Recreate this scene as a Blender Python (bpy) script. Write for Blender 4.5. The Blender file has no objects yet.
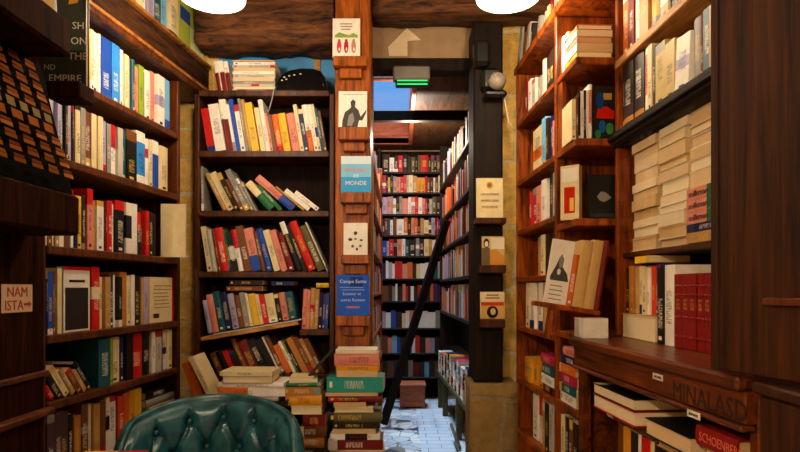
import bpy, bmesh, math, random
from mathutils import Vector, Matrix
R = math.radians
rnd = random.Random(7)
C = bpy.context.scene.collection
FP, CX, HY, CH = 560.0, 400.0, 288.0, 1.3      # focal length (px), centre column, horizon row, eye height (m)

def hy(y, z):            # height above the floor of image row y at distance z
    return CH + (HY - y) * z / FP
def xp(px, z):           # sideways position of image column px at distance z
    return (px - CX) * z / FP
def lin(c):
    c = c / 255.0
    return c / 12.92 if c <= 0.04045 else ((c + 0.055) / 1.055) ** 2.4
def hexc(h):
    return (lin(int(h[0:2], 16)), lin(int(h[2:4], 16)), lin(int(h[4:6], 16)), 1.0)

# ------------------------------------------------------------------ materials
MATS = {}
def new_mat(name):
    m = bpy.data.materials.new(name); m.use_nodes = True
    nt = m.node_tree
    return m, nt, nt.nodes['Principled BSDF'], nt.nodes, nt.links

def plain(name, hx, rough=.5, metal=0., spec=.5, var=.12):
    if name in MATS: return MATS[name]
    m, nt, b, N, L = new_mat(name)
    c = hexc(hx)
    tc = N.new('ShaderNodeTexCoord'); no = N.new('ShaderNodeTexNoise'); no.inputs['Scale'].default_value = 14
    no.inputs['Detail'].default_value = 5
    L.new(tc.outputs['Object'], no.inputs['Vector'])
    mx = N.new('ShaderNodeMix'); mx.data_type = 'RGBA'
    mx.inputs[6].default_value = tuple(max(0, x * (1 - var)) for x in c[:3]) + (1,)
    mx.inputs[7].default_value = tuple(min(1, x * (1 + var)) for x in c[:3]) + (1,)
    L.new(no.outputs['Fac'], mx.inputs[0]); L.new(mx.outputs[2], b.inputs['Base Color'])
    b.inputs['Roughness'].default_value = rough; b.inputs['Metallic'].default_value = metal
    b.inputs['Specular IOR Level'].default_value = spec
    MATS[name] = m
    return m

def wood(name, dark, light, scale=1., grain=(14, 14, 1.2), rough=.42, bump=.25, spec=.3):
    m, nt, b, N, L = new_mat(name)
    tc = N.new('ShaderNodeTexCoord'); mp = N.new('ShaderNodeMapping')
    mp.inputs['Scale'].default_value = tuple(g * scale for g in grain)
    L.new(tc.outputs['Object'], mp.inputs['Vector'])
    n1 = N.new('ShaderNodeTexNoise'); n1.inputs['Scale'].default_value = 1.6; n1.inputs['Detail'].default_value = 8
    n1.inputs['Roughness'].default_value = .65; n1.inputs['Distortion'].default_value = 1.3
    L.new(mp.outputs[0], n1.inputs['Vector'])
    n2 = N.new('ShaderNodeTexNoise'); n2.inputs['Scale'].default_value = 7; n2.inputs['Detail'].default_value = 4
    L.new(mp.outputs[0], n2.inputs['Vector'])
    ad = N.new('ShaderNodeMath'); ad.operation = 'MULTIPLY_ADD'; ad.inputs[1].default_value = .35
    L.new(n2.outputs['Fac'], ad.inputs[0]); L.new(n1.outputs['Fac'], ad.inputs[2])
    cr = N.new('ShaderNodeValToRGB'); e = cr.color_ramp.elements
    e[0].position = .5; e[0].color = hexc(dark); e[1].position = .84; e[1].color = hexc(light)
    L.new(ad.outputs[0], cr.inputs[0]); L.new(cr.outputs[0], b.inputs['Base Color'])
    b.inputs['Roughness'].default_value = rough; b.inputs['Specular IOR Level'].default_value = spec
    bp = N.new('ShaderNodeBump'); bp.inputs['Strength'].default_value = bump; bp.inputs['Distance'].default_value = .004
    L.new(ad.outputs[0], bp.inputs['Height']); L.new(bp.outputs[0], b.inputs['Normal'])
    MATS[name] = m
    return m

W_LEFT  = wood('wood_brown_shelf', '1a0a03', '6b3412')
W_CEN   = wood('wood_dark_shelf', '150903', '5a2c10')
W_POST  = wood('wood_reddish_post', '3c1804', 'bc621c', grain=(16, 16, 1.4))
W_RED   = wood('wood_mahogany', '2a0c02', 'a84e10', grain=(12, 12, 1.4), rough=.34)
W_DESK  = wood('wood_desk', '1a0802', '7a3812', grain=(1.4, 14, 14), rough=.33)
W_BLACK = wood('wood_black_post', '080504', '22140b', rough=.65, spec=.15)
W_DOOR  = wood('wood_cupboard_door', '150902', '47240b', grain=(24, 24, .9), rough=.62, bump=.35, spec=.2)
W_NEAR  = wood('wood_display_post', '0f0602', '3a1b0b', rough=.85, spec=.03)
W_BEAM  = wood('wood_rough_beam', '0e0603', '7b4a26', grain=(2.2, 9, 13), rough=.8, bump=1.0)
W_FAR   = wood('wood_passage_shelf', '0d0806', '2b1810', rough=.6)
W_CORN  = wood('wood_black_cornice', '0c0502', '4f2c14', grain=(2., 12, 14), rough=.75, bump=.8, spec=.15)
W_LIP   = wood('wood_edge_highlight', '5e2f0e', 'b87430', grain=(12, 2, 12), rough=.5)  # brighter orange: the highlight on the cornice edges is put into the colour
W_PLANK = wood('wood_pale_plank', '8a5a26', 'd29a55', grain=(2, 14, 14), rough=.6)
W_CEIL  = wood('wood_ceiling_boards', '1d1006', '5b3716', grain=(14, 1.5, 14), rough=.7)
W_WELL  = wood('wood_skylight_well', '7a3416', 'b8613a', grain=(2, 12, 12), rough=.5)
W_BENCH = wood('wood_bench', '2a2010', '6b5a2c', grain=(12, 1.5, 12), rough=.55)
W_BACK = wood('wood_shaded_backs', '070402', '2a150a', rough=.7, spec=.1)  # near-black: shade behind the books is put into the colour

def paper_mat():
    m, nt, b, N, L = new_mat('paper_page_edges')
    tc = N.new('ShaderNodeTexCoord'); mp = N.new('ShaderNodeMapping'); mp.inputs['Scale'].default_value = (900, 6, 6)
    L.new(tc.outputs['Object'], mp.inputs['Vector'])
    no = N.new('ShaderNodeTexNoise'); no.inputs['Scale'].default_value = 1; no.inputs['Detail'].default_value = 2
    L.new(mp.outputs[0], no.inputs['Vector'])
    oi = N.new('ShaderNodeObjectInfo')
    cr = N.new('ShaderNodeValToRGB'); e = cr.color_ramp.elements
    e[0].color = hexc('c79a58'); e[1].color = hexc('ead9b4')
    ad = N.new('ShaderNodeMath'); ad.operation = 'MULTIPLY_ADD'; ad.inputs[1].default_value = .35
    L.new(no.outputs['Fac'], ad.inputs[0]); L.new(oi.outputs['Random'], ad.inputs[2])
    L.new(ad.outputs[0], cr.inputs[0])
    L.new(cr.outputs[0], b.inputs['Base Color']); b.inputs['Roughness'].default_value = .85
    return m
PAPER = paper_mat()

def cover_mat():
    """Book cover: the object's colour, one printed band and a run of title strokes along the spine (UV: u 0..1 across the spine, v up it)."""
    m, nt, b, N, L = new_mat('book_cover_print')
    oi = N.new('ShaderNodeObjectInfo'); uv = N.new('ShaderNodeUVMap')
    sx = N.new('ShaderNodeSeparateXYZ'); L.new(uv.outputs[0], sx.inputs[0])
    def attr(n):
        a = N.new('ShaderNodeAttribute'); a.attribute_type = 'OBJECT'; a.attribute_name = n; return a
    def mth(op, a, bb, c=None):
        q = N.new('ShaderNodeMath'); q.operation = op
        for i, v in enumerate((a, bb, c)):
            if v is None: continue
            if isinstance(v, (int, float)): q.inputs[i].default_value = v
            else: L.new(v, q.inputs[i])
        return q.outputs[0]
    def between(v, a, bb):
        return mth('MULTIPLY', mth('GREATER_THAN', v, a), mth('LESS_THAN', v, bb))
    U, V = sx.outputs[0], sx.outputs[1]
    band = attr('band'); sb = N.new('ShaderNodeSeparateXYZ'); L.new(band.outputs['Vector'], sb.inputs[0])
    ti = attr('title'); st = N.new('ShaderNodeSeparateXYZ'); L.new(ti.outputs['Vector'], st.inputs[0])
    bm_ = mth('MULTIPLY', between(V, sb.outputs[0], sb.outputs[1]), mth('LESS_THAN', U, sb.outputs[2]))
    cb = N.new('ShaderNodeCombineXYZ')
    L.new(mth('MULTIPLY', U, 2.2), cb.inputs[0]); L.new(mth('MULTIPLY', V, 110.), cb.inputs[1]); L.new(mth('MULTIPLY', st.outputs[2], 31.), cb.inputs[2])
    no = N.new('ShaderNodeTexNoise'); no.inputs['Scale'].default_value = 1.; no.inputs['Detail'].default_value = 1.
    L.new(cb.outputs[0], no.inputs['Vector'])
    strokes = mth('MULTIPLY', mth('GREATER_THAN', no.outputs['Fac'], .5), .62)
    tmask = mth('MULTIPLY', mth('MULTIPLY', between(V, st.outputs[0], st.outputs[1]), between(U, .24, .76)), strokes)
    # small publisher mark at the foot of the spine
    pmask = mth('MULTIPLY', mth('MULTIPLY', between(V, .05, .1), between(U, .3, .7)), mth('GREATER_THAN', st.outputs[2], .45))
    tmask = mth('MAXIMUM', tmask, pmask)
    tc = N.new('ShaderNodeTexCoord'); n3 = N.new('ShaderNodeTexNoise'); n3.inputs['Scale'].default_value = 35; n3.inputs['Detail'].default_value = 4
    L.new(tc.outputs['Object'], n3.inputs['Vector'])
    wear = mth('MULTIPLY_ADD', n3.outputs['Fac'], .36, .82)
    m1 = N.new('ShaderNodeMix'); m1.data_type = 'RGBA'; L.new(bm_, m1.inputs[0]); L.new(oi.outputs['Color'], m1.inputs[6]); L.new(attr('second').outputs['Color'], m1.inputs[7])
    m2 = N.new('ShaderNodeMix'); m2.data_type = 'RGBA'; L.new(tmask, m2.inputs[0]); L.new(m1.outputs[2], m2.inputs[6]); L.new(attr('ink').outputs['Color'], m2.inputs[7])
    m3 = N.new('ShaderNodeMix'); m3.data_type = 'RGBA'; m3.blend_type = 'MULTIPLY'; m3.inputs[0].default_value = 1.
    L.new(m2.outputs[2], m3.inputs[6]); L.new(wear, m3.inputs[7])
    L.new(m3.outputs[2], b.inputs['Base Color'])
    b.inputs['Roughness'].default_value = .5; b.inputs['Specular IOR Level'].default_value = .25
    return m
COVER = cover_mat()

def stone_mat(name, a, bcol, mortar, sc=2.6):
    m, nt, b, N, L = new_mat(name)
    tc = N.new('ShaderNodeTexCoord'); mp = N.new('ShaderNodeMapping'); mp.inputs['Rotation'].default_value = (R(90), 0, 0)
    L.new(tc.outputs['Object'], mp.inputs['Vector'])
    nd = N.new('ShaderNodeTexNoise'); nd.inputs['Scale'].default_value = 6; nd.inputs['Detail'].default_value = 6
    L.new(mp.outputs[0], nd.inputs['Vector'])
    mv = N.new('ShaderNodeMix'); mv.data_type = 'RGBA'; mv.blend_type = 'LINEAR_LIGHT'; mv.inputs[0].default_value = .05
    L.new(mp.outputs[0], mv.inputs[6]); L.new(nd.outputs['Color'], mv.inputs[7])
    br = N.new('ShaderNodeTexBrick'); br.inputs['Scale'].default_value = sc; br.inputs['Mortar Size'].default_value = .016
    br.inputs['Brick Width'].default_value = .75; br.inputs['Row Height'].default_value = .42
    br.inputs['Color1'].default_value = hexc(a); br.inputs['Color2'].default_value = hexc(bcol); br.inputs['Mortar'].default_value = hexc(mortar)
    L.new(mv.outputs[2], br.inputs['Vector'])
    n2 = N.new('ShaderNodeTexNoise'); n2.inputs['Scale'].default_value = 18; n2.inputs['Detail'].default_value = 9; n2.inputs['Roughness'].default_value = .7
    L.new(mp.outputs[0], n2.inputs['Vector'])
    cr = N.new('ShaderNodeValToRGB'); cr.color_ramp.elements[0].color = (.22, .17, .11, 1); cr.color_ramp.elements[0].position = .34
    cr.color_ramp.elements[1].position = .58; cr.color_ramp.elements[1].color = (1, 1, 1, 1)
    L.new(n2.outputs['Fac'], cr.inputs[0])
    mu = N.new('ShaderNodeMix'); mu.data_type = 'RGBA'; mu.blend_type = 'MULTIPLY'; mu.inputs[0].default_value = .4
    L.new(br.outputs['Color'], mu.inputs[6]); L.new(cr.outputs[0], mu.inputs[7]); L.new(mu.outputs[2], b.inputs['Base Color'])
    b.inputs['Roughness'].default_value = .9
    ad = N.new('ShaderNodeMath'); ad.operation = 'MULTIPLY_ADD'; ad.inputs[1].default_value = -.8
    L.new(br.outputs['Fac'], ad.inputs[0]); L.new(n2.outputs['Fac'], ad.inputs[2])
    bp = N.new('ShaderNodeBump'); bp.inputs['Strength'].default_value = .9; bp.inputs['Distance'].default_value = .02
    L.new(ad.outputs[0], bp.inputs['Height']); L.new(bp.outputs[0], b.inputs['Normal'])
    MATS[name] = m
    return m
STONE = stone_mat('limestone_blocks', 'ffd074', 'f0bc60', 'f0dcae')
PIER = stone_mat('limestone_pier', 'a98548', '8f7440', '9a8860', 1.6)
PLASTER = plain('old_plaster', 'a08361', .9, var=.3)
PLASTER_Y = plain('yellowed_plaster', 'c8983f', .9, var=.35)
CEILP = plain('ceiling_plaster', '9a7f60', .9, var=.25)

def floor_mat():
    m, nt, b, N, L = new_mat('mosaic_tile_floor')
    tc = N.new('ShaderNodeTexCoord')
    vo = N.new('ShaderNodeTexVoronoi'); vo.feature = 'DISTANCE_TO_EDGE'; vo.inputs['Scale'].default_value = 9
    L.new(tc.outputs['Object'], vo.inputs['Vector'])
    v2 = N.new('ShaderNodeTexVoronoi'); v2.inputs['Scale'].default_value = 9; L.new(tc.outputs['Object'], v2.inputs['Vector'])
    c1 = N.new('ShaderNodeValToRGB'); c1.color_ramp.elements[0].position = .008; c1.color_ramp.elements[0].color = (.02, .02, .025, 1)
    c1.color_ramp.elements[1].position = .035; c1.color_ramp.elements[1].color = (1, 1, 1, 1)
    L.new(vo.outputs['Distance'], c1.inputs[0])
    c2 = N.new('ShaderNodeValToRGB'); c2.color_ramp.interpolation = 'CONSTANT'
    e = c2.color_ramp.elements; e[0].color = hexc('c4c4c8'); e[1].position = .35; e[1].color = hexc('d9d4cc')
    for p, h in ((.6, '4b4a52'), (.7, 'b9bcc6'), (.9, '8a8076')):
        q = e.new(p); q.color = hexc(h)
    sp = N.new('ShaderNodeSeparateColor'); L.new(v2.outputs['Color'], sp.inputs[0]); L.new(sp.outputs[0], c2.inputs[0])
    mo = N.new('ShaderNodeMix'); mo.data_type = 'RGBA'; mo.blend_type = 'MULTIPLY'; mo.inputs[0].default_value = 1
    L.new(c2.outputs[0], mo.inputs[6]); L.new(c1.outputs[0], mo.inputs[7])
    br = N.new('ShaderNodeTexBrick'); br.inputs['Scale'].default_value = 2.2; br.inputs['Mortar Size'].default_value = .008
    br.inputs['Color1'].default_value = hexc('cfd0d4'); br.inputs['Color2'].default_value = hexc('c0c2c9'); br.inputs['Mortar'].default_value = hexc('77767c')
    L.new(tc.outputs['Object'], br.inputs['Vector'])
    sx = N.new('ShaderNodeSeparateXYZ'); L.new(tc.outputs['Object'], sx.inputs[0])
    gt = N.new('ShaderNodeMath'); gt.operation = 'GREATER_THAN'; gt.inputs[1].default_value = .17; L.new(sx.outputs[0], gt.inputs[0])
    mx = N.new('ShaderNodeMix'); mx.data_type = 'RGBA'; L.new(gt.outputs[0], mx.inputs[0]); L.new(mo.outputs[2], mx.inputs[6]); L.new(br.outputs['Color'], mx.inputs[7])
    L.new(mx.outputs[2], b.inputs['Base Color']); b.inputs['Roughness'].default_value = .35
    return m
FLOOR = floor_mat()

def emis(name, hx, strength):
    m, nt, b, N, L = new_mat(name)
    b.inputs['Base Color'].default_value = hexc(hx); b.inputs['Emission Color'].default_value = hexc(hx); b.inputs['Emission Strength'].default_value = strength
    MATS[name] = m
    return m

def pane_mat(name, gloss=.05):
    m, nt, b, N, L = new_mat(name)
    N.remove(b); out = N['Material Output']
    tr = N.new('ShaderNodeBsdfTransparent'); gl = N.new('ShaderNodeBsdfGlossy'); gl.inputs['Roughness'].default_value = .03
    fr = N.new('ShaderNodeFresnel'); fr.inputs['IOR'].default_value = 1.45
    ge = N.new('ShaderNodeNewGeometry'); fm = N.new('ShaderNodeMath'); fm.operation = 'MULTIPLY_ADD'; fm.inputs[1].default_value = -1.; fm.inputs[2].default_value = 1.
    L.new(ge.outputs['Backfacing'], fm.inputs[0]); f2 = N.new('ShaderNodeMath'); f2.operation = 'MULTIPLY'; L.new(fr.outputs[0], f2.inputs[0]); L.new(fm.outputs[0], f2.inputs[1])
    mx = N.new('ShaderNodeMixShader'); L.new(f2.outputs[0], mx.inputs[0]); L.new(tr.outputs[0], mx.inputs[1]); L.new(gl.outputs[0], mx.inputs[2])
    L.new(mx.outputs[0], out.inputs[0])
    return m
GLASS = pane_mat('clear_glass')

# ------------------------------------------------------------------ mesh helpers
def bx(bm, lo, hi, bev=0., M=None, mat=0):
    lo, hi = Vector(lo), Vector(hi)
    mid, size = (lo + hi) / 2, hi - lo
    r = bmesh.ops.create_cube(bm, size=1.0)
    vs = r['verts']
    for v in vs: v.co = Vector((v.co.x * size.x, v.co.y * size.y, v.co.z * size.z)) + mid
    fs = set(f for v in vs for f in v.link_faces)
    if bev > 0:
        es = list(set(e for v in vs for e in v.link_edges))
        q = bmesh.ops.bevel(bm, geom=es, offset=min(bev, .45 * min(size)), segments=1, affect='EDGES')
        vs = list(set(v for f in q['faces'] for v in f.verts) | set(v for v in vs if v.is_valid))
        fs = set(f for v in vs for f in v.link_faces)
    for f in fs: f.material_index = mat
    if M is not None:
        for v in vs: v.co = M @ v.co
    return vs

def lathe(bm, prof, n=24, M=None, mat=0, smooth=True):
    rings = []
    for r, z in prof:
        if r < 1e-6: rings.append([bm.verts.new((0, 0, z))])
        else: rings.append([bm.verts.new((r * math.cos(2 * math.pi * i / n), r * math.sin(2 * math.pi * i / n), z)) for i in range(n)])
    fs = []
    for a, b in zip(rings, rings[1:]):
        for i in range(n):
            j = (i + 1) % n
            q = [a[0] if len(a) == 1 else a[i]] + ([] if len(a) == 1 else [a[j]]) + [b[0] if len(b) == 1 else b[j]] + ([] if len(b) == 1 else [b[i]])
            if len(q) > 2:
                f = bm.faces.new(q); f.smooth = smooth; f.material_index = mat; fs.append(f)
    if M is not None:
        for ring in rings:
            for v in ring: v.co = M @ v.co
    return fs

def tube(bm, pts, r, n=8, mat=0):
    pts = [Vector(p) for p in pts]; rings = []
    for i, p in enumerate(pts):
        d = (pts[min(i + 1, len(pts) - 1)] - pts[max(i - 1, 0)]).normalized()
        a = d.orthogonal().normalized(); b = d.cross(a)
        if rings:
            ref = rings[-1][1]; a = (ref - d * ref.dot(d)).normalized(); b = d.cross(a)
        rr = r[i] if isinstance(r, (list, tuple)) else r
        rings.append(([bm.verts.new(p + rr * (a * math.cos(2 * math.pi * k / n) + b * math.sin(2 * math.pi * k / n))) for k in range(n)], a))
    for (A, _), (B, _) in zip(rings, rings[1:]):
        for k in range(n):
            f = bm.faces.new((A[k], A[(k + 1) % n], B[(k + 1) % n], B[k])); f.smooth = True; f.material_index = mat
    for ring in (rings[0][0], rings[-1][0]):
        bm.faces.new(ring).material_index = mat

def obj(name, bm, mats, parent=None, M=None):
    bmesh.ops.recalc_face_normals(bm, faces=bm.faces[:])
    me = bpy.data.meshes.new(name); bm.to_mesh(me); bm.free()
    for m in (mats if isinstance(mats, (list, tuple)) else [mats]): me.materials.append(m)
    o = bpy.data.objects.new(name, me); C.objects.link(o)
    if parent is not None: o.parent = parent
    if M is not None: setm(o, M)
    return o

def setm(o, M):
    loc, rot, _ = M.decompose()
    o.location = loc; o.rotation_euler = rot.to_euler()

def box(name, lo, hi, mat, parent=None, bev=.003, M=None):
    bm = bmesh.new(); bx(bm, lo, hi, bev)
    return obj(name, bm, mat, parent, M)

LABELS = []
def tag(o, label, cat, group=None, kind=None):
    o['label'] = label; o['category'] = cat
    if group: o['group'] = group
    if kind: o['kind'] = kind
    LABELS.append(label)
    return o

def thing(name, label, cat, M=None, group=None):
    o = bpy.data.objects.new(name, None); C.objects.link(o); o.empty_display_size = .05
    if M is not None: setm(o, M)
    return tag(o, label, cat, group)

def struct(name, bm, mat):
    o = obj(name, bm, mat); o['kind'] = 'structure'; return o
def sbox(name, lo, hi, mat, bev=0.):
    bm = bmesh.new(); bx(bm, lo, hi, bev); return struct(name, bm, mat)

def text_part(name, s, size, mat, parent, M, align='CENTER', depth=.0004, sx=1.):
    cu = bpy.data.curves.new('lettering', 'FONT'); cu.body = s; cu.size = size; cu.align_x = align; cu.extrude = depth; cu.resolution_u = 2
    t = bpy.data.objects.new('lettering_source', cu); C.objects.link(t)
    dg = bpy.context.evaluated_depsgraph_get(); dg.update()
    me = bpy.data.meshes.new_from_object(t.evaluated_get(dg))
    bpy.data.objects.remove(t); bpy.data.curves.remove(cu)
    for v in me.vertices: v.co.x *= sx
    me.name = name; me.materials.clear(); me.materials.append(mat)
    o = bpy.data.objects.new(name, me); C.objects.link(o); o.parent = parent
    setm(o, M)
    return o

# ------------------------------------------------------------------ frames: a vertical front plane
class Frame:
    """Front plane through P (plan x, y) running along u (what the eye sees as left to right); local x along u, local y into the shelf."""
    def __init__(s, P, u):
        l = math.hypot(*u); s.P = P; s.u = (u[0] / l, u[1] / l); s.ang = math.atan2(s.u[1], s.u[0])
    def s_of(s, px):
        a = (px - CX) / FP
        return (a * s.P[1] - s.P[0]) / (s.u[0] - a * s.u[1])
    def pt(s, t, dep=0., z=0.):
        return Vector((s.P[0] + t * s.u[0] - dep * s.u[1], s.P[1] + t * s.u[1] + dep * s.u[0], z))
    def z_of(s, px):
        return s.P[1] + s.s_of(px) * s.u[1]
    def M(s, t, dep=0., z=0.):
        return Matrix.Translation(s.pt(t, dep, z)) @ Matrix.Rotation(s.ang, 4, 'Z')

# ------------------------------------------------------------------ books
PAL = {  # code: (sRGB, word)
 'w': ('ece6da', 'white'), 'cr': ('e2cf9f', 'cream'), 'tn': ('b98d50', 'tan'), 'gy': ('8b8780', 'grey'), 'lg': ('bdb8ac', 'pale grey'),
 'bk': ('14110f', 'black'), 'dk': ('2a1a12', 'dark brown'), 'br': ('6d3f20', 'brown'), 'or': ('d2661a', 'orange'), 'ot': ('b5762e', 'ochre'),
 'yl': ('e2b52e', 'yellow'), 'yo': ('dc971f', 'amber'), 'rd': ('c2170f', 'red'), 'dr': ('701410', 'dark red'), 'ro': ('d23c14', 'vermilion'),
 'pk': ('d98573', 'pink'), 'mg': ('b01c48', 'crimson'), 'bl': ('1a47a8', 'blue'), 'sb': ('2f86d6', 'bright blue'), 'lb': ('74b4dd', 'light blue'),
 'nv': ('1a1f52', 'navy'), 'tl': ('17525e', 'teal'), 'gn': ('196438', 'green'), 'tq': ('2a9688', 'turquoise'), 'lm': ('8da52e', 'lime green'), 'ol': ('5c5530', 'olive'),
 'lv': ('a99fbe', 'lavender'), 'pu': ('46285f', 'purple'), 'pb': ('4a3236', 'plum brown'), 'bg': ('c9b070', 'beige'),
}
STY = {  # two-colour spines: code -> (main, second, band v0, v1)
 'rw': ('w', 'rd', .55, 1.), 'rp': ('pk', 'rd', .74, 1.), 'wb': ('w', 'sb', .18, .8), 'wbl': ('w', 'bl', .0, .72), 'bkp': ('bk', 'br', .8, 1.),
 'rs': ('w', 'dr', .0, .62), 'ow': ('w', 'or', .0, .45), 'cg': ('cr', 'gn', .0, .52), 'rbl': ('pk', 'bl', .0, .36), 'bkt': ('bk', 'lg', .3, .62),
 'rb': ('bk', 'rd', .82, 1.), 'bw': ('w', 'bk', .3, .75), 'rk': ('bk', 'rd', .55, .95), 'cy': ('cr', 'or', .3, .55), 'pw': ('w', 'pk', .3, .9),
 'wf': ('w', 'lv', .4, .6), 'gd': ('dk', 'ot', .06, .14), 'lwb': ('lb', 'bl', 0., .2), 'bkw': ('bk', 'w', .75, 1.), 'rw2': ('rd', 'w', .45, .8),
 'bnw': ('bl', 'w', .55, .8), 'mil': ('pk', 'gn', .62, 1.),
}
def lum(h): c = hexc(h); return .2126 * c[0] + .7152 * c[1] + .0722 * c[2]

def colour_of(code):
    """main sRGB, second sRGB, band, words"""
    if code in STY:
        a, b, v0, v1 = STY[code]
        return PAL[a][0], PAL[b][0], (v0, v1, 1.), PAL[a][1] + ' and ' + PAL[b][1]
    return PAL[code][0], PAL[code][0], None, PAL[code][1]

def cover_data(t, d, h, hard):
    b = .0026 if hard else .0007
    b = min(b, t * .22)
    if hard:
        out = [(0, d), (0, .004), (t * .22, .0012), (t * .5, 0), (t * .78, .0012), (t, .004), (t, d)]; yi = .0065
    else:
        out = [(0, d), (0, 0), (t, 0), (t, d)]; yi = .0012
    inn = [(t - b, d), (t - b, yi), (b, yi), (b, d)]
    path = out + inn; n = len(path); no = len(out)
    vs = [(x, y, 0) for x, y in path] + [(x, y, h) for x, y in path]
    fs = [list(range(n))[::-1], list(range(n, 2 * n))]
    uvs = [[(5, 5)] * n, [(5, 5)] * n]
    for i in range(n):
        j = (i + 1) % n
        fs.append([i, j, n + j, n + i])
        if i < no - 1:
            if i == 0: ua, ub = -1., 0.
            elif i == no - 2: ua, ub = 1., 2.
            else: ua, ub = path[i][0] / t, path[j][0] / t
            uvs.append([(ua, 0), (ub, 0), (ub, 1), (ua, 1)])
        else: uvs.append([(5, 5)] * 4)
    g = .003 if hard else .0006
    pg = (b, yi, g, t - b, d - (.003 if hard else .0), h - g)
    return vs, fs, uvs, pg

def box_data(lo, hi):
    x0, y0, z0 = lo; x1, y1, z1 = hi
    return ([(x0, y0, z0), (x1, y0, z0), (x1, y1, z0), (x0, y1, z0), (x0, y0, z1), (x1, y0, z1), (x1, y1, z1), (x0, y1, z1)],
            [[0, 3, 2, 1], [4, 5, 6, 7], [0, 1, 5, 4], [1, 2, 6, 5], [2, 3, 7, 6], [3, 0, 4, 7]])

def paint(o, main, second, band, title, ink):
    o.color = hexc(main)
    o['second'] = list(hexc(second))[:3]; o['ink'] = list(hexc(ink))[:3]
    o['band'] = list(band); o['title'] = list(title)

def book(M, t, d, h, code, hard=None, small=False, title=True, over=None, bare=False):
    """One book standing with its spine on local y = 0: an Empty that parents the cover and the page block (tiny ones are one mesh)."""
    main, second, band, word = colour_of(code)
    if over: main = over
    if hard is None: hard = rnd.random() < .42
    kind = 'hardback' if hard else 'paperback'
    t = max(t, .0035)
    vs, fs, uvs, pg = cover_data(t, d, h, hard)
    jit = rnd.uniform(.88, 1.08)
    if bare: band = (0., 0., 0.)
    if band is None:
        q = rnd.random()
        if q < .16: band = (.0, rnd.uniform(.08, .2), 1.)
        elif q < .3: band = (rnd.uniform(.8, .9), 1., 1.)
        elif q < .42: v = rnd.uniform(.3, .6); band = (v, v + rnd.uniform(.1, .25), 1.)
        else: band = (0., 0., 0.)
        second = rnd.choice(['e2cf9f', '14110f', 'b01c28', 'ece6da', '1a2a6a', 'c9a24a', '8b8780']) if band[1] > 0 else main
        if rnd.random() < .4: second = main
    a = rnd.uniform(.18, .4); tt = (a, a + rnd.uniform(.25, .5), rnd.random())
    if not title or rnd.random() < .12: tt = (0., 0., 0.)
    ink = rnd.choice(['2a1a12', '14110f', '701410', '1a2a6a']) if lum(main) > .32 else rnd.choice(['e8dcc0', 'd8b45a', 'ece6da'])
    v2, f2 = box_data(pg[:3], pg[3:])
    if small:
        me = bpy.data.meshes.new(kind); nv = len(vs)
        me.from_pydata(vs + v2, [], fs + [[i + nv for i in f] for f in f2])
        ul = me.uv_layers.new(name='UVMap'); flat = [c for f in uvs for c in f] + [(5, 5)] * 24
        for i, c in enumerate(flat): ul.data[i].uv = c
        me.materials.append(COVER); me.materials.append(PAPER)
        for p in me.polygons: p.material_index = 1 if p.index >= len(fs) else 0
        root = bpy.data.objects.new(kind, me); C.objects.link(root); setm(root, M)
        paint(root, main, second, band, tt, ink)
    else:
        root = bpy.data.objects.new(kind, None); C.objects.link(root); root.empty_display_size = .03; setm(root, M)
        me = bpy.data.meshes.new('cover'); me.from_pydata(vs, [], fs)
        ul = me.uv_layers.new(name='UVMap')
        for i, c in enumerate([c for f in uvs for c in f]): ul.data[i].uv = c
        me.materials.append(COVER)
        co = bpy.data.objects.new('cover', me); C.objects.link(co); co.parent = root
        paint(co, main, second, band, tt, ink)
        mp = bpy.data.meshes.new('page_block'); mp.from_pydata(v2, [], f2); mp.materials.append(PAPER)
        po = bpy.data.objects.new('page_block', mp); C.objects.link(po); po.parent = root
    root['category'] = 'book'
    return dict(root=root, kind=kind, word=word, t=t, h=h)

ORD = ('zeroth first second third fourth fifth sixth seventh eighth ninth tenth eleventh twelfth thirteenth fourteenth fifteenth sixteenth '
       'seventeenth eighteenth nineteenth twentieth twenty-first twenty-second twenty-third twenty-fourth twenty-fifth').split()
ALLBOOKS = []
def label_book(b, label, group):
    tag(b['root'], label[0].upper() + label[1:], 'book', group); ALLBOOKS.append(b)

def label_row(bs, left, right, where, group):
    n = len(bs)
    if not n: return
    at = sorted(b['t'] for b in bs)[n // 2]; ah = sorted(b['h'] for b in bs)[n // 2]
    for i, b in enumerate(bs):
        o, end = (ORD[i + 1], left) if i < n - i else (ORD[n - i], right)
        size = 'thick ' if b['t'] > 1.5 * at else 'slim ' if b['t'] < .62 * at else 'tall ' if b['h'] > 1.12 * ah else 'short ' if b['h'] < .86 * ah else ''
        end_ = f'nearest {end}' if o == 'first' else f'{o} from {end}'
        l = f"{size}{b['word']} {b['kind']}, {end_}, {where}"
        if len(l.replace(',', '').split()) > 16: l = f"{b['word']} {b['kind']}, {end_}, {where}"
        label_book(b, l, group)

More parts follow.
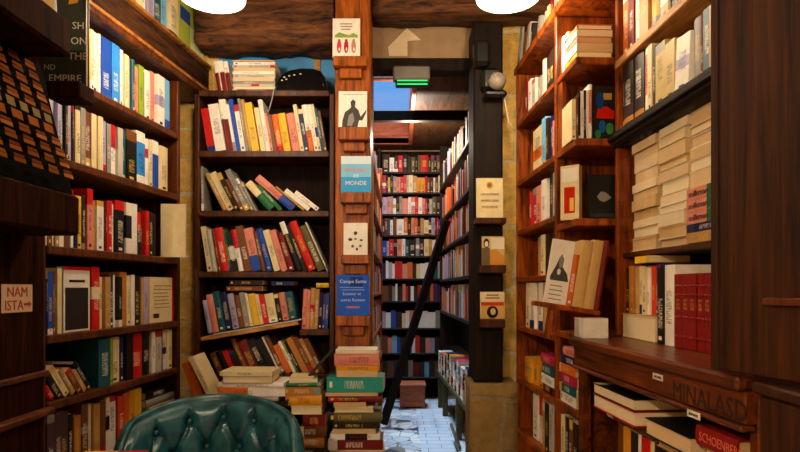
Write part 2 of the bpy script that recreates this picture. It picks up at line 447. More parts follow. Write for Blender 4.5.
def row(fr, h, px0, px1, toks, left, right, where, group, lean=0., depth=(.105, .15), back=(.0, .012), base=None, small=False, limit=None, plank=False, lim0=None):
    """A shelf row. toks: 'code,width[,top row y[,lean]]' with widths in image columns, scaled to fill px0..px1. lean: degrees, top towards the left."""
    T = [t.split(',') for t in toks.split()]
    def plainc(c): return c.rstrip('*'), not c.endswith('*')
    sc0 = (px1 - px0) / sum(float(t[1]) for t in T); shrink = 1.
    for it in range(12):
        plan = []; px = px0; prev = None
        for t in T:
            w = float(t[1]) * sc0; a, b = px, px + w; px = b
            if t[0] == '_': continue
            s0, s1 = fr.s_of(a), fr.s_of(b); z = fr.z_of((a + b) / 2)
            th = R(float(t[3]) if len(t) > 3 else lean)
            hb = h if base is None else hy(base(a), fr.z_of(a))
            tk = max(.004, abs(s1 - s0) * shrink * math.cos(th) - .0008)
            top = hy(float(t[2]), z) if len(t) > 2 and t[2] else hb + .19
            sn, cs = abs(math.sin(th)), math.cos(th)
            H = (top - hb - tk * sn) / cs
            if limit: H = min(H, (limit - hb - tk * sn - .003) / cs)
            H = max(.09 if not limit else .05, min(.34, H))
            x = s0
            if prev is not None:
                pend, pth, ptop = prev
                x = max(x if shrink == 1. else pend, pend + max(0., min(ptop, tk * sn + H * cs) * (math.tan(th) - math.tan(pth))) + .0006)
            elif lim0 is not None: x = max(x, lim0 + H * math.sin(max(th, 0)) + .002)
            prev = (x + tk / cs, th, tk * sn + H * cs)
            plan.append((t, x, tk, H, th, hb))
        over_ = prev[0] - fr.s_of(px1)
        if over_ <= .0015 or base is not None: break
        shrink *= max(.8, 1 - over_ / sum(p[2] for p in plan))
    out = []
    for t, x, tk, H, th, hb in plan:
        zo = hb + .0004
        if th < 0 and not plank: zo += tk * math.sin(-th); x += tk * math.sin(-th) * math.tan(-th)
        M = fr.M(x, rnd.uniform(*back), zo) @ Matrix.Rotation(-th, 4, 'Y')
        d = rnd.uniform(*depth)
        cd_, tl_ = plainc(t[0]); out.append(book(M, tk, d, H, cd_, hard=(rnd.random() < .85) if small else None, small=small, title=tl_, bare=not tl_))
    label_row(out, left, right, where, group)
    return out

def lie(fr, s0, H, base, t, d, code, dep=0., yaw=0., pages=False, hard=None, over=None):
    """A book lying flat: its height runs along the frame from s0 over H, its lower cover at height base; spine (or page edges) towards the viewer."""
    M = fr.M(s0, dep, base + t)
    if yaw: M = fr.M(s0 + H / 2, dep + d / 2, base + t) @ Matrix.Rotation(R(yaw), 4, 'Z') @ Matrix.Translation((-H / 2, -d / 2, 0))
    M = M @ (Matrix.Translation((H, d, 0)) @ Matrix.Rotation(math.pi, 4, 'Z') if pages else Matrix.Identity(4))
    return book(M @ Matrix.Rotation(R(90), 4, 'Y'), t, d, H, code, hard, over=over)

def pile(fr, items, base, where, group, names=None):
    """items from the bottom up: (px0, px1, thickness m, depth m, code, dep, yaw, pages)."""
    z = base; out = []
    for it in items:
        a, b, t, d, code, dep, yaw, pg = it
        s0, s1 = fr.s_of(a), fr.s_of(b)
        out.append(lie(fr, s0, s1 - s0, z + .0005, t, d, code, dep, yaw, pg)); z += t + .0008
    n = len(out)
    for i, b in enumerate(out):
        o = 'topmost' if i == n - 1 else 'bottom one' if i == 0 else ORD[n - i] + ' from the top'
        label_book(b, f"{b['word']} {b['kind']} lying, {o} {where}", group)
    return z

def faceout(fr, px0, px1, base, top, code, label, group=None, t=.02, dep=0., back=0., yaw=0., prints=(), kind='paperback', roll=0., over=None):
    """A book shown cover-out. prints: (colour code or hex, [(a, b), ...] polygon in cover units) or ('text', string, size fraction, a, b, colour)."""
    s0, s1 = fr.s_of(px0), fr.s_of(px1); w = s1 - s0; h = (top - base) / math.cos(R(back))
    M = fr.M(s0, dep + t, base) @ Matrix.Rotation(R(yaw), 4, 'Z') @ Matrix.Rotation(R(roll), 4, 'Y') @ Matrix.Rotation(-R(back), 4, 'X') @ Matrix.Rotation(R(-90), 4, 'Z')
    b = book(M, t, w, h, code, hard=kind == 'hardback', title=False, over=over)
    cov = [c for c in b['root'].children if c.name.startswith('cover')][0]
    cov['band'] = [0., 0., 0.]
    root = b['root']
    polys = [p for p in prints if p[0] != 'text']
    if polys:
        bm = bmesh.new(); mats = []
        for k, (c, pts) in enumerate(polys):
            hx = PAL[c][0] if c in PAL else c
            m = plain('print_' + hx, hx, .9, spec=.02)
            if m not in mats: mats.append(m)
            x = t + .0004 + .0002 * k
            vs = [bm.verts.new((x, a * w, v * h)) for a, v in pts]
            f = bm.faces.new(vs); f.material_index = mats.index(m)
        obj('cover_print', bm, mats, cov)
    for p in prints:
        if p[0] == 'text':
            _, s, size, a, v, c = p
            hx = PAL[c][0] if c in PAL else c
            MT = Matrix.Translation((t + .0012, a * w, v * h)) @ Matrix.Rotation(R(90), 4, 'Z') @ Matrix.Rotation(R(90), 4, 'X')
            text_part('lettering', s, size * h, plain('print_' + hx, hx, .4), cov, MT)
    label_book(b, label, group)
    return b

def rect(a0, v0, a1, v1): return [(a0, v0), (a1, v0), (a1, v1), (a0, v1)]
def oval(a, v, ra, rv, n=14): return [(a + ra * math.cos(2 * math.pi * i / n), v + rv * math.sin(2 * math.pi * i / n)) for i in range(n)]
def lines(c, v, n, a0, a1, step, th):     # unreadable small print: n short lines
    return [(c, rect(a0 + rnd.uniform(0, .06), v - i * step, a1 - rnd.uniform(0, .14), v - i * step + th)) for i in range(n)]
# ================================================================== frames used for placing
LU = (.125, 1.); FL = Frame((-1.2925 + .125 * 1.703, 1.703), LU)            # long bookcase on the wall to the left
FC = Frame((-.947, 2.6), (1, 0))                                            # bookcase facing the eye
FA = Frame((.543, 2.6), (.045, -1.))                                        # tall bookcase by the pier
FG = Frame((.7061, 1.83), (.03, -1.))                                       # glass cabinet
FD = Frame((.56, 1.78), (.06, -1.))                                         # desk front
FX = Frame((-.2, 6.5), (1, 0))                                              # far bookcase
FPL = Frame((-.2, 3.6), (0, 1))                                             # low-seen shelves along the passage

# ================================================================== the setting
sbox('floor', (-2.4, -2.0, -.1), (1.5, 7.2, 0), FLOOR)
bm = bmesh.new()                                                            # wall behind the long bookcase
def lx(z, off): return -1.2925 - off + .125 * z
q = [(lx(-2, .30), -2), (lx(2.78, .30), 2.78), (lx(2.78, .45), 2.78), (lx(-2, .45), -2)]
lo = [bm.verts.new((x, y, 0)) for x, y in q]; hi = [bm.verts.new((x, y, 2.9)) for x, y in q]
bm.faces.new(lo); bm.faces.new(hi)
for i in range(4): bm.faces.new((lo[i], lo[(i + 1) % 4], hi[(i + 1) % 4], hi[i]))
struct('wall_left', bm, STONE)
sbox('wall_right', (1.02, -2.0, 0), (1.15, 2.79, 2.9), PLASTER)
sbox('wall_rear', (-2.3, -2.1, 0), (1.2, -2.0, 2.9), PLASTER)
# partition between the front room and the passage
bm = bmesh.new()
for a, b in (((-1.6, 2.79, 0), (-.90, 2.98, 2.9)), ((-.90, 2.79, 0), (-.14, 2.98, 2.9))):
    bx(bm, a, b)
struct('wall_partition_left', bm, STONE)
sbox('wall_partition_right', (.40, 2.79, 0), (1.15, 2.98, 2.9), stone_mat('yellow_rubble_wall', 'ffcc6a', 'f0bc5a', 'ecd090', 1.3))
sbox('wall_over_opening', (-.14, 2.80, 2.44), (.40, 2.98, 2.9), PLASTER)
bm = bmesh.new()                                                            # patch of light painted as a paler shape on the plaster
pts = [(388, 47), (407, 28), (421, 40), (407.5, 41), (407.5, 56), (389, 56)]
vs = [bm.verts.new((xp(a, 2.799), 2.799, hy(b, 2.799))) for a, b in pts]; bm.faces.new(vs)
o = struct('trim_1', bm, plain('painted_light_patch', 'e6cfa6', .9)); 
sbox('trim_2', (-.139, 2.765, 2.372), (.399, 2.85, 2.438), W_BLACK, .006)    # dark lintel over the opening
sbox('ceiling', (-2.3, -2.0, 2.76), (1.2, 2.98, 2.9), CEILP)
def rough_beam(name, lo, hi, seed):
    bm = bmesh.new(); r2 = random.Random(seed)
    nx, n = 26, 10
    L0 = hi[0] - lo[0]; cy, cz = (lo[1] + hi[1]) / 2, (lo[2] + hi[2]) / 2; ry, rz = (hi[1] - lo[1]) / 2, (hi[2] - lo[2]) / 2
    rings = []
    for i in range(nx):
        ring = []
        for k in range(24):
            a = 2 * math.pi * k / 24; ca, sa = math.cos(a), math.sin(a)
            e = 1 / max(abs(ca), abs(sa)) ** .82
            wob = 1 - .05 * r2.random() - .04 * math.sin(i * .7 + k)
            ring.append(bm.verts.new((lo[0] + L0 * i / (nx - 1), cy + ry * ca * e * wob, cz + rz * sa * e * wob)))
        rings.append(ring)
    for A, B in zip(rings, rings[1:]):
        for k in range(24):
            f = bm.faces.new((A[k], A[(k + 1) % 24], B[(k + 1) % 24], B[k])); f.smooth = True
    bm.faces.new(rings[0]); bm.faces.new(rings[-1])
    return struct(name, bm, W_BEAM)
rough_beam('beam_lintel_window', (-.945, 2.57, 2.425), (-.305, 2.78, 2.76), 3)
rough_beam('beam_lintel_opening', (-.13, 2.60, 2.585), (.98, 2.785, 2.76), 5)
rough_beam('beam_ceiling', (-1.5, 1.15, 2.62), (1.0, 1.4, 2.82), 8)
sbox('trim_3', (-.90, 2.784, 2.22), (-.31, 2.7898, 2.56), plain('sky_stand_in', '4f9fe0', .7, var=.06))   # flat blue strip added in place of sky over the bookcase
sbox('trim_4', (-.425, 2.775, 2.22), (-.395, 2.7838, 2.56), W_PLANK)
# passage room behind
sbox('wall_passage_left', (-.62, 2.98, 0), (-.5, 7.0, 3.1), PLASTER)
sbox('wall_passage_right', (.86, 2.98, 0), (.98, 7.0, 3.1), PLASTER)
sbox('wall_passage_end', (-.62, 6.75, 0), (.98, 6.87, 3.1), PLASTER)
CH2 = 2.96
bm = bmesh.new()                                                            # boarded ceiling with the skylight opening
sx0, sx1, sy0, sy1 = -.42, .10, 4.3, 6.42
for a, b in (((-.62, 2.98, CH2), (sx0, 7., CH2 + .06)), ((sx1, 2.98, CH2), (.98, 7., CH2 + .06)), ((sx0, 2.98, CH2), (sx1, sy0, CH2 + .06)), ((sx0, sy1, CH2), (sx1, 7., CH2 + .06))):
    bx(bm, a, b)
struct('ceiling_passage', bm, W_CEIL)
bm = bmesh.new(); zt = CH2 + .34
for a, b in (((sx0 - .04, sy0 - .04, CH2 - .01), (sx0, sy1 + .04, zt)), ((sx1, sy0 - .04, CH2 - .01), (sx1 + .04, sy1 + .04, zt)), ((sx0, sy0 - .04, CH2 - .01), (sx1, sy0, zt)), ((sx0, sy1, CH2 - .01), (sx1, sy1 + .04, zt)),
             ((sx0, 5.3, zt - .03), (sx1, 5.34, zt))):
    bx(bm, a, b, .004)
w2 = struct('window_2', bm, W_WELL)
box('window_pane', (sx0, sy0, zt - .012), (sx1, sy1, zt - .008), GLASS, w2, 0)
sbox('beam_passage', (-.5, 4.92, 2.775), (.86, 5.0, 2.865), W_BLACK, .008)
sbox('wall_upper_passage', (-.62, 2.90, 2.9), (.98, 2.98, 3.1), PLASTER)

# ================================================================== furniture builders
def bookcase(name, label, fr, s0, s1, depth, h0, h1, tops, mat, th=.024, edge=.012, sides=(True, True), back=True, sidet=.022, plinth=True, top=True):
    root = thing(name, label, 'bookcase', fr.M(s0, 0, 0))
    Ls = s1 - s0
    for k, on in enumerate(sides):
        if on:
            a = -sidet if k == 0 else Ls
            box('side_panel', (a, -edge * .5, h0), (a + sidet, depth, h1), mat, root)
    for z in tops:
        box('shelf', (.0005, -edge, z - th), (Ls - .0005, depth - .012, z), mat, root)
    if back: box('back_panel', (.0005, depth - .01, h0), (Ls - .0005, depth, h1), W_BACK, root, 0)
    return root

# ---- long bookcase on the left
sL0, sL1 = FL.s_of(44.5), FL.s_of(176.5)
LT = [1.977, 1.71, 1.43, 1.155, .95, .70, .42, .12]
lb = bookcase('bookcase', 'long dark-brown bookcase running along the wall beside the display post', FL, sL0, sL1, .26, 0, 2.215, LT, W_LEFT, th=.026)
sLc = FL.s_of(206)
cor_ = box('cornice', (-.02, -.02, 2.252), (sLc - sL0, .26, 2.372), W_CORN, lb, .012)
box('lip', (-.02, -.03, 2.3722), (sLc - sL0, .26, 2.385), W_LIP, cor_, .003)  # top edge, its highlight painted in orange
box('lip', (-.02, -.035, 2.2155), (sLc - sL0, .26, 2.2515), W_LEFT, cor_, .006)
box('lip', (-.02, -.043, 2.236), (sLc - sL0, -.0352, 2.2505), W_LIP, cor_, .003)  # thin strip painting the highlight along the lower lip

# ---- bookcase facing the eye
sC0, sC1 = FC.s_of(199.5), FC.s_of(329.5)
CT = [2.2147, 1.934, 1.6575, 1.376, .90]
cb = bookcase('bookcase', 'narrow dark bookcase under the rough beam, crammed with leaning books', FC, sC0, sC1, .165, 0, 2.2, CT, W_CEN, th=.028)
box('foot_cupboard', (0, -.30, 0), (.425, -.0125, .80), W_CEN, cb, .006)

# ---- display post between the bookcase and the opening
def ledge(root, x0, x1, y0, y1, z0, z1, mat=W_POST): return box('ledge', (x0, y0, z0), (x1, y1, z1), mat, root, .004)
zp = 2.56
post = thing('display_post', 'reddish wooden post with small ledges carrying five cover-out books', 'post', Matrix.Translation((xp(352, zp), zp, 0)))
px_ = xp(352, zp)
box('upright', (xp(335, zp) - px_, 0, 0), (xp(370.5, zp) - px_, .22, 2.755), W_POST, post, .006)
PL = [(333, 367, 56, 66), (338, 369, 127, 140), (340, 371, 192, 203), (341, 369, 255, 264), (336, 370, 316, 326)]
for a, b, y0, y1 in PL:
    z = zp - .05
    lg_ = ledge(post, xp(a, z) - px_, xp(b, z) - px_, -.055, -.001, hy(y1, z), hy(y0, z), W_POST)
    box('bracket', (xp((a + b) / 2, z) - px_ - .05, -.03, hy(y1, z) - .045), (xp((a + b) / 2, z) - px_ + .05, -.001, hy(y1, z) - .001), W_POST, lg_, .004)

# ---- black post on its stone pier
bpost = thing('display_post', 'black wooden post standing on the stone pier, three covers on its ledges', 'post', Matrix.Translation((xp(487, 2.6), 2.6, 0)))
bpx = xp(487, 2.6)
box('upright', (xp(473.5, 2.6) - bpx, 0, .862), (xp(503, 2.6) - bpx, .185, 2.54), W_BLACK, bpost, .008)
for a, b, y0, y1 in ((475, 506, 218, 224), (479, 506, 265, 273), (480, 505, 319, 328)):
    z = 2.55; ledge(bpost, xp(a, z) - bpx, xp(b, z) - bpx, -.06, -.001, hy(y1, z), hy(y0, z), W_CEN)
bm = bmesh.new(); r3 = random.Random(4)
prof = [(xp(470, 2.6), 2.58), (xp(517, 2.6), 2.58), (xp(517, 2.6), 2.785), (xp(470, 2.6), 2.785)]
rings = []
for i in range(12):
    z = .86 * i / 11; ring = []
    for k in range(4):
        (x0, y0), (x1, y1) = prof[k], prof[(k + 1) % 4]
        for j in range(5):
            f = j / 5; c = .012 * (r3.random() - .5) * (1 if y0 < 2.7 or y1 < 2.7 else 0)
            ring.append(bm.verts.new((x0 + (x1 - x0) * f, y0 + (y1 - y0) * f + c, z)))
    rings.append(ring)
for A, B in zip(rings, rings[1:]):
    for k in range(20): bm.faces.new((A[k], A[(k + 1) % 20], B[(k + 1) % 20], B[k])).smooth = True
bm.faces.new(rings[0]); bm.faces.new(rings[-1])
struct('column_pier', bm, PIER)

# ---- display post nearest on the left
ND = .93
npost = thing('display_post', 'near dark wooden display unit with projecting ledges and red sticker', 'display unit', Matrix.Translation((-ND, 1.2, 0)))
box('side_panel', (-.16, -.35, 0), (0, .268, 2.7), W_NEAR, npost, .006)
for h_, pr in ((1.082, .012), (.985, .03)): box('rail', (.0005, -.35, h_ - .012), (pr, .268, h_ + .004), W_LEFT, npost, .003)
box('ledge', (.0005, -.35, 1.43), (.13, .2, 1.528), W_NEAR, npost, .006)
box('ledge', (.0005, -.35, 1.86), (.13, .165, 1.95), W_NEAR, npost, .008)
box('ledge', (.0, .2685, 1.80), (.09, .34, 1.845), W_NEAR, npost, .004)
st = thing('sticker', 'white paper sticker with red capitals stuck on the near display unit', 'sticker', Matrix.Translation((-ND, 1.36, 1.275)))
MS = Matrix.Rotation(R(90), 4, 'Z') @ Matrix.Rotation(R(90), 4, 'X')
sp_ = box('paper', (.0004, -.055, -.034), (.0012, .055, .034), plain('sticker_paper', 'd8b894', .7), st, 0)
RED = plain('print_b02010', 'b02010', .5)
text_part('lettering', 'NAM', .034, RED, sp_, Matrix.Translation((.0014, .0, .004)) @ MS)
text_part('lettering', 'ISTA', .034, RED, sp_, Matrix.Translation((.0014, -.012, -.028)) @ MS)
bm = bmesh.new()
vs = [bm.verts.new((.0016, y, z)) for y, z in ((.022, -.012), (.04, -.012), (.04, -.006), (.05, -.015), (.04, -.024), (.04, -.018), (.022, -.018))]; bm.faces.new(vs)
obj('arrow', bm, RED, sp_)

# ---- tall bookcase by the pier (two bays) with its open end
AT = [2.317, 2.056, 1.786, 1.564, 1.35, 1.128, .892, .66, .40, .12]
sA0, sA1 = FA.s_of(518), FA.s_of(555)
ab = bookcase('bookcase', 'tall reddish mahogany bookcase standing beside the yellow rubble wall', FA, sA0, sA1, .25, 0, 2.285, AT[1:], W_RED, th=.022, edge=.006)
sEnd = FA.s_of(577)
box('long_shelf', (-.03, -.012, AT[0] - .03), (sEnd - sA0, .238, AT[0]), W_RED, ab, .003)
# open end: shelves carried past the upright
eb = thing('end_shelves', 'open mahogany end shelves facing the camera beside the glass cabinet', 'shelves', FA.M(sA1 + .026, 0, 0))
Le = sEnd - sA1 - .026
for z in (2.056, 1.79, 1.528, 1.15, .90, .66, .30):
    box('shelf', (0, -.004, z - .024), (Le, .24, z), W_RED, eb, .003)
box('back_panel', (.0, .235, 0), (Le, .245, 2.28), W_BACK, eb, 0)
box('side_panel', (.004, .0, 1.7905), (.05, .016, 2.031), W_RED, eb, .002)
box('side_panel', (.0, .0, 1.1505), (.02, .02, 1.503), W_RED, eb, .002)
RB = 9.                                                   # the board slopes down to one side
FB = Frame((xp(534.5, 1.785), 1.785), (1, 0)); zB = hy(300.5, 1.785)
dbm = thing('display_board', 'slanting mahogany display board jutting out under the leaning portrait book', 'display board', FB.M(0, -.01, zB) @ Matrix.Rotation(R(RB), 4, 'Y'))
box('board', (0, 0, -.016), (.212, .05, 0), W_RED, dbm, .003)
box('support', (.055, .012, -.115), (.07, .045, -.0165), W_RED, dbm, .003)
# ---- glass cabinet standing on the desk
GZ1 = FG.s_of(716)
gc = thing('glass_cabinet', 'glazed mahogany cabinet on the desk holding piles of old books', 'cabinet', FG.M(0, 0, 0))
box('side_panel', (0, -.004, 1.1455), (.022, .24, 2.74), W_RED, gc, .003)
box('side_panel', (GZ1 + .06, -.004, 1.1455), (GZ1 + .082, .24, 2.74), W_RED, gc, .003)
box('back_panel', (.0005, .235, 1.1455), (GZ1 + .0595, .245, 2.74), W_BACK, gc, 0)
box('shelf', (.0005, -.006, 2.012), (GZ1 + .0595, .234, 2.038), W_PLANK, gc, .003)
mo_ = box('moulding', (.0005, -.02, 1.752), (GZ1 + .0595, .234, 1.808), W_BLACK, gc, .01)
box('bead', (.0005, -.03, 1.772), (GZ1 + .0595, -.0205, 1.788), W_BLACK, mo_, .004)
box('shelf', (.0005, .012, 1.398), (GZ1 + .0595, .234, 1.412), W_CEN, gc, .002)
box('glass_pane', (.0015, -.003, 1.418), (GZ1 + .059, .0, 1.751), GLASS, gc, 0)

# ---- desk
sD1 = FD.s_of(752) - .012
desk = thing('desk', 'mahogany desk with open book bays and carved capitals on its edge', 'desk', FD.M(0, 0, 0))
box('desk_top', (-.02, -.02, 1.118), (sD1, .40, 1.1445), W_DESK, desk, .006)
fas_ = box('fascia', (-.01, -.004, 1.058), (sD1, .02, 1.1175), W_DESK, desk, .003)
box('moulding', (-.012, -.012, 1.046), (sD1, .018, 1.0575), W_DESK, desk, .004)
box('side_panel', (-.01, .021, 0), (.016, .40, 1.1175), W_DESK, desk, .004)
box('side_panel', (sD1 - .026, .021, 0), (sD1, .40, 1.1175), W_DESK, desk, .004)
box('upright', (.0165, .0, 0), (.05, .03, 1.0455), W_DESK, desk, .003)
box('shelf', (.0165, .022, .70), (sD1 - .0265, .40, .722), W_DESK, desk, .003)
box('back_panel', (.0165, .39, 0), (sD1 - .0265, .40, 1.1175), W_DESK, desk, 0)
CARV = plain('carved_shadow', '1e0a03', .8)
MF = Matrix.Rotation(R(90), 4, 'X')
text_part('carved_lettering', 'MINALASD', .055, CARV, fas_, Matrix.Translation((FD.s_of(708), -.0046, 1.063)) @ MF, sx=.9)
TAGM = plain('tag_paper', 'e6ddca', .6); INK = plain('print_14110f', '14110f', .5)
for nm, px, z in (('first', 660, 1.098), ('second', 700, 1.047)):
    s = FD.s_of(px); y = -.0045 if nm == 'first' else -.0125
    t_ = thing('shelf_label', 'small white typed label on the desk edge, ' + ('below the pale upright book' if nm == 'first' else 'lower on the moulding'), 'label', FD.M(s, y, z), 'typed labels on the desk edge')
    p_ = box('paper', (-.022, -.0012, -.007), (.022, -.0002, .007), TAGM, t_, 0)
    text_part('lettering', 'HISTOIRE' if nm == 'first' else 'ROMANS', .0075, INK, p_, Matrix.Translation((0, -.0016, -.0028)) @ MF)

# ---- cupboard door standing open nearest on the right, and the low cupboard under it
dr_ = thing('cupboard_door', 'dark grained cupboard door standing open at the edge of the view', 'door', Matrix.Translation((.577, 1.03, 1.15)) @ Matrix.Rotation(math.atan2(-.33, .083), 4, 'Z'))
bm = bmesh.new(); bx(bm, (0, 0, 0), (.38, .028, 1.5), .005); obj('door_leaf', bm, W_DOOR, dr_)
box('edge_bead', (-.004, -.004, 0), (.012, -.0002, 1.5), W_DOOR, dr_, .002)
box('cross_rail', (.11, -.010, .122), (.38, -.0002, .134), W_LEFT, dr_, .002)
nc = thing('low_cupboard', 'dark low cupboard closest to the camera beside the desk', 'cupboard', Matrix.Translation((.603, .70, 0)))
box('carcass', (0, -.3, 0), (.35, .243, 1.122), W_DOOR, nc, .006)
box('top_board', (-.008, -.3, 1.1225), (.35, .25, 1.142), W_DOOR, nc, .004)

# ---- passage: shelves
XT = [hy(y, 6.5) for y in (172, 192.5, 214, 235, 256, 278.5, 301, 328, 353, 377)]
xb = bookcase('bookcase', 'far dark bookcase closing the end of the passage, ten shelves high', FX, FX.s_of(380.5), FX.s_of(441), .2, 0, 2.93, XT, W_FAR, th=.022)
FR_ = Frame((.65 - .0287 * 4.15, 4.15), (.0287, -1.))       # right-hand passage shelves, seen almost edge-on
RTP = [2.427, 2.063, 1.73, 1.396, 1.05]
rb = bookcase('bookcase', 'passage bookcase behind the ladder, seen almost edge-on above the bench', FR_, -2.28, 0, .22, .64, 2.93, RTP, W_FAR, th=.028, sides=(True, False))
pb = bookcase('bookcase', 'passage bookcase hidden behind the reddish post, only a sliver in view', FPL, 0, 2.5, .2, 0, 2.6, [.3, .62, .94, 1.26, 1.58, 1.9, 2.22], W_RED, th=.025)

# ---- ladder
ld = thing('ladder', 'dark wooden ladder leaning across the passage against the side shelves', 'ladder', Matrix.Translation((-.16, 5.2, 0)))
a_ = Vector((0, 0, .0)); top_ = Vector((.60, 0, 1.93)); dv = (top_ - a_).normalized(); nx_ = Vector((dv.z, 0, -dv.x))
def railbm(y):
    bm = bmesh.new(); Lr = (top_ - a_).length
    M = Matrix(((dv.x, 0, nx_.x, 0), (0, 1, 0, y), (dv.z, 0, nx_.z, 0), (0, 0, 0, 1)))
    bx(bm, (.03, 0, -.035), (Lr, .03, .035), .006, M); return bm
obj('rail', railbm(0), W_BLACK, ld); obj('rail', railbm(.34), W_BLACK, ld)
for k in range(7):
    p = a_ + dv * (.22 + k * .27); bm = bmesh.new(); tube(bm, [p + Vector((0, .031, 0)), p + Vector((0, .339, 0))], .014); obj('rung', bm, W_BLACK, ld)

# ---- bench and step
bn = thing('bench', 'long low wooden bench in the passage covered with books', 'bench', Matrix.Translation((.4, 5., 0)))
bm = bmesh.new()
q = [(.40, 6.2), (.515, 3.9), (.80, 3.9), (.80, 6.2)]
lo = [bm.verts.new((x - .4, y - 5, .36)) for x, y in q]; hi = [bm.verts.new((x - .4, y - 5, .40)) for x, y in q]
bm.faces.new(lo); bm.faces.new(hi)
for i in range(4): bm.faces.new((lo[i], lo[(i + 1) % 4], hi[(i + 1) % 4], hi[i]))
obj('seat_plank', bm, W_BENCH, bn)
for y in (4.0, 4.8, 5.7, 6.1):
    xl = .40 + (6.2 - y) * .05 + .01 - .4
    box('leg', (xl, y - 5 - .03, 0), (xl + .05, y - 5 + .03, .3595), W_BENCH, bn); box('leg', (.34, y - 5 - .03, 0), (.39, y - 5 + .03, .3595), W_BENCH, bn)
box('stretcher', (.425 - .4 + .0, -.95, .12), (.445 - .4, -.23, .15), W_BENCH, bn)
stp = thing('step_stool', 'low reddish wooden step box at the foot of the far bookcase', 'step', Matrix.Translation((.13, 6.15, 0)))
box('tread', (-.14, -.13, .235), (.15, .15, .26), W_WELL, stp); box('side_panel', (-.13, -.12, 0), (-.105, .14, .2345), W_WELL, stp); box('side_panel', (.115, -.12, 0), (.14, .14, .2345), W_WELL, stp)
box('front_panel', (-.1045, -.12, .02), (.1145, -.1, .2345), W_WELL, stp)

# ---- emergency light over the opening
em = thing('mounted_emergency_light', 'grey box light with green glowing strips fixed over the passage opening', 'emergency light', Matrix.Translation((xp(411.5, 2.70), 2.70, hy(75, 2.70))))
hw = 18.5 * 2.70 / FP
box('housing', (-hw, .0, -.02), (hw, .058, .047), plain('grey_plastic', '6f6a60', .5), em, .008)
dif_ = box('diffuser', (-hw + .012, .004, -.047), (hw - .006, .05, -.0205), plain('dark_green_plastic', '0c3a1c', .3), em, .004)
GRN = emis('green_glow', '19e070', 1.1)
for z in (-.026, -.043): box('light_strip', (-hw + .02, .0005, z - .002), (hw - .012, .0035, z + .002), GRN, dif_, 0)

# ---- clip spotlight by the black post
sp = thing('wall_spotlight', 'black clamp spotlight with pale round head beside the black post', 'spotlight', Matrix.Translation((xp(492, 2.5), 2.53, hy(75, 2.5))))
BLK = plain('black_metal', '0d0c0b', .35, spec=.5)
box('clamp', (-.075, .0, .06), (.0, .07, .175), BLK, sp, .015)
box('arm', (-.04, .02, -.05), (.055, .06, .059), BLK, sp, .02)
bm = bmesh.new(); MH = Matrix.Translation((.035, .0, -.005)) @ Matrix.Rotation(R(62), 4, 'X') @ Matrix.Rotation(R(18), 4, 'Y')
lathe(bm, [(0, .02), (.02, .02), (.036, .005), (.042, -.03), (.036, -.034), (.03, -.02), (0, -.018)], 20, MH); obj('lamp_head', bm, plain('pale_grey_enamel', '8c8070', .4), sp)
box('yoke', (-.03, .0, -.085), (.075, .03, -.052), BLK, sp, .012)
bm = bmesh.new(); tube(bm, [(.062, .03, -.06), (.075, .035, -.12), (.088, .04, -.19), (.12, .05, -.225)], .003, 6); obj('cable', bm, plain('white_cable', 'd8cdb4', .5), sp)

# ---- pendant lamps
SHADE = emis('lit_opal_glass', 'fff4e0', 1.15)
BULB = emis('lit_bulb', 'fff3dc', 30.)
BRASS = plain('brass', '8a6a30', .3, metal=1.)
def pendant(label, x, y, z, power, col=(1., .78, .52), rad=.115):
    t = thing('pendant_lamp', label, 'lamp', Matrix.Translation((x, y, z)), 'opal dish pendant lamps')
    bm = bmesh.new(); lathe(bm, [(.0, .062), (.03, .058), (rad * .7, .036), (rad, .006), (rad * .985, .0), (rad * .68, .028), (.028, .05), (0, .052)], 32); sh_ = obj('lamp_shade', bm, SHADE, t)
    bm = bmesh.new(); lathe(bm, [(0, -.046), (.018, -.042), (.029, -.022), (.029, .0), (.018, .022), (.013, .045), (0, .046)], 20); obj('bulb', bm, BULB, sh_)
    bm = bmesh.new(); tube(bm, [(0, 0, .0625), (0, 0, 2.759 - z)], .005, 8); obj('cord', bm, BRASS, t)
    bm = bmesh.new(); lathe(bm, [(0, 2.735 - z), (.04, 2.737 - z), (.045, 2.759 - z), (0, 2.7595 - z)], 20); obj('ceiling_rose', bm, BRASS, t)
    l = bpy.data.lights.new('lamp_glow', 'POINT'); l.energy = power; l.color = col; l.shadow_soft_size = .04
    lo = bpy.data.objects.new('lamp_glow', l); C.objects.link(lo); lo.location = (x, y, z - .09)
    return t
# ================================================================== books: long bookcase
G = 'books on the long wall bookcase'
def LR(n, h, a, b, toks, where, **k):
    lim = [2.2, 1.945, 1.68, 1.4, 1.125, .92][n - 1] if n else None
    return row(FL, h, a, b, toks, 'the near display unit', 'the stone wall', where, G, limit=lim, back=(.004, .02), depth=(.13, .18), **k)
row(FL, 2.385, 128, 180, 'gy,6,-30 tn,4,-28 cr,6,-25 w,3,-20 lv,7,-18 tl,8,-14 lb,6,-8 cr,9,-4', 'the hanging corner', 'the green box file', 'on top of long bookcase', G, back=(.004, .02))
LR(1, 1.977, 77, 171, 'cr,5,20 w,4,24 cr,4,26 yl,3,28 cr,4,30 w,6,32 w,3,34 bl,10,38 sb,8,39 w,3,50 cr,4,55 gy,4,57 tl,3,60 pk,5,66 lm,5,66 dk,1.5,72 w,6,71 pk,5,72 wf,7,76 lwb,5,80', 'highest shelf of long bookcase')
LR(2, 1.71, 46, 170, 'cr,5,80 w,4,82 lv,4,83 lv,4,85 br,2,88 gn,4,90 dk,3,95 lv,4,96 dk,2,100 cr,5,102 gy,5,108 br,7,112 cr,5,114 cr,5,117 lv,4,121 gy,4,124 rw,6,125 lg,5,128 tl,5,130 bkp,10,131 wb,9,132 w,3,139 cr,3,140 wbl,6,141 cr,8,147', 'second shelf of long bookcase')
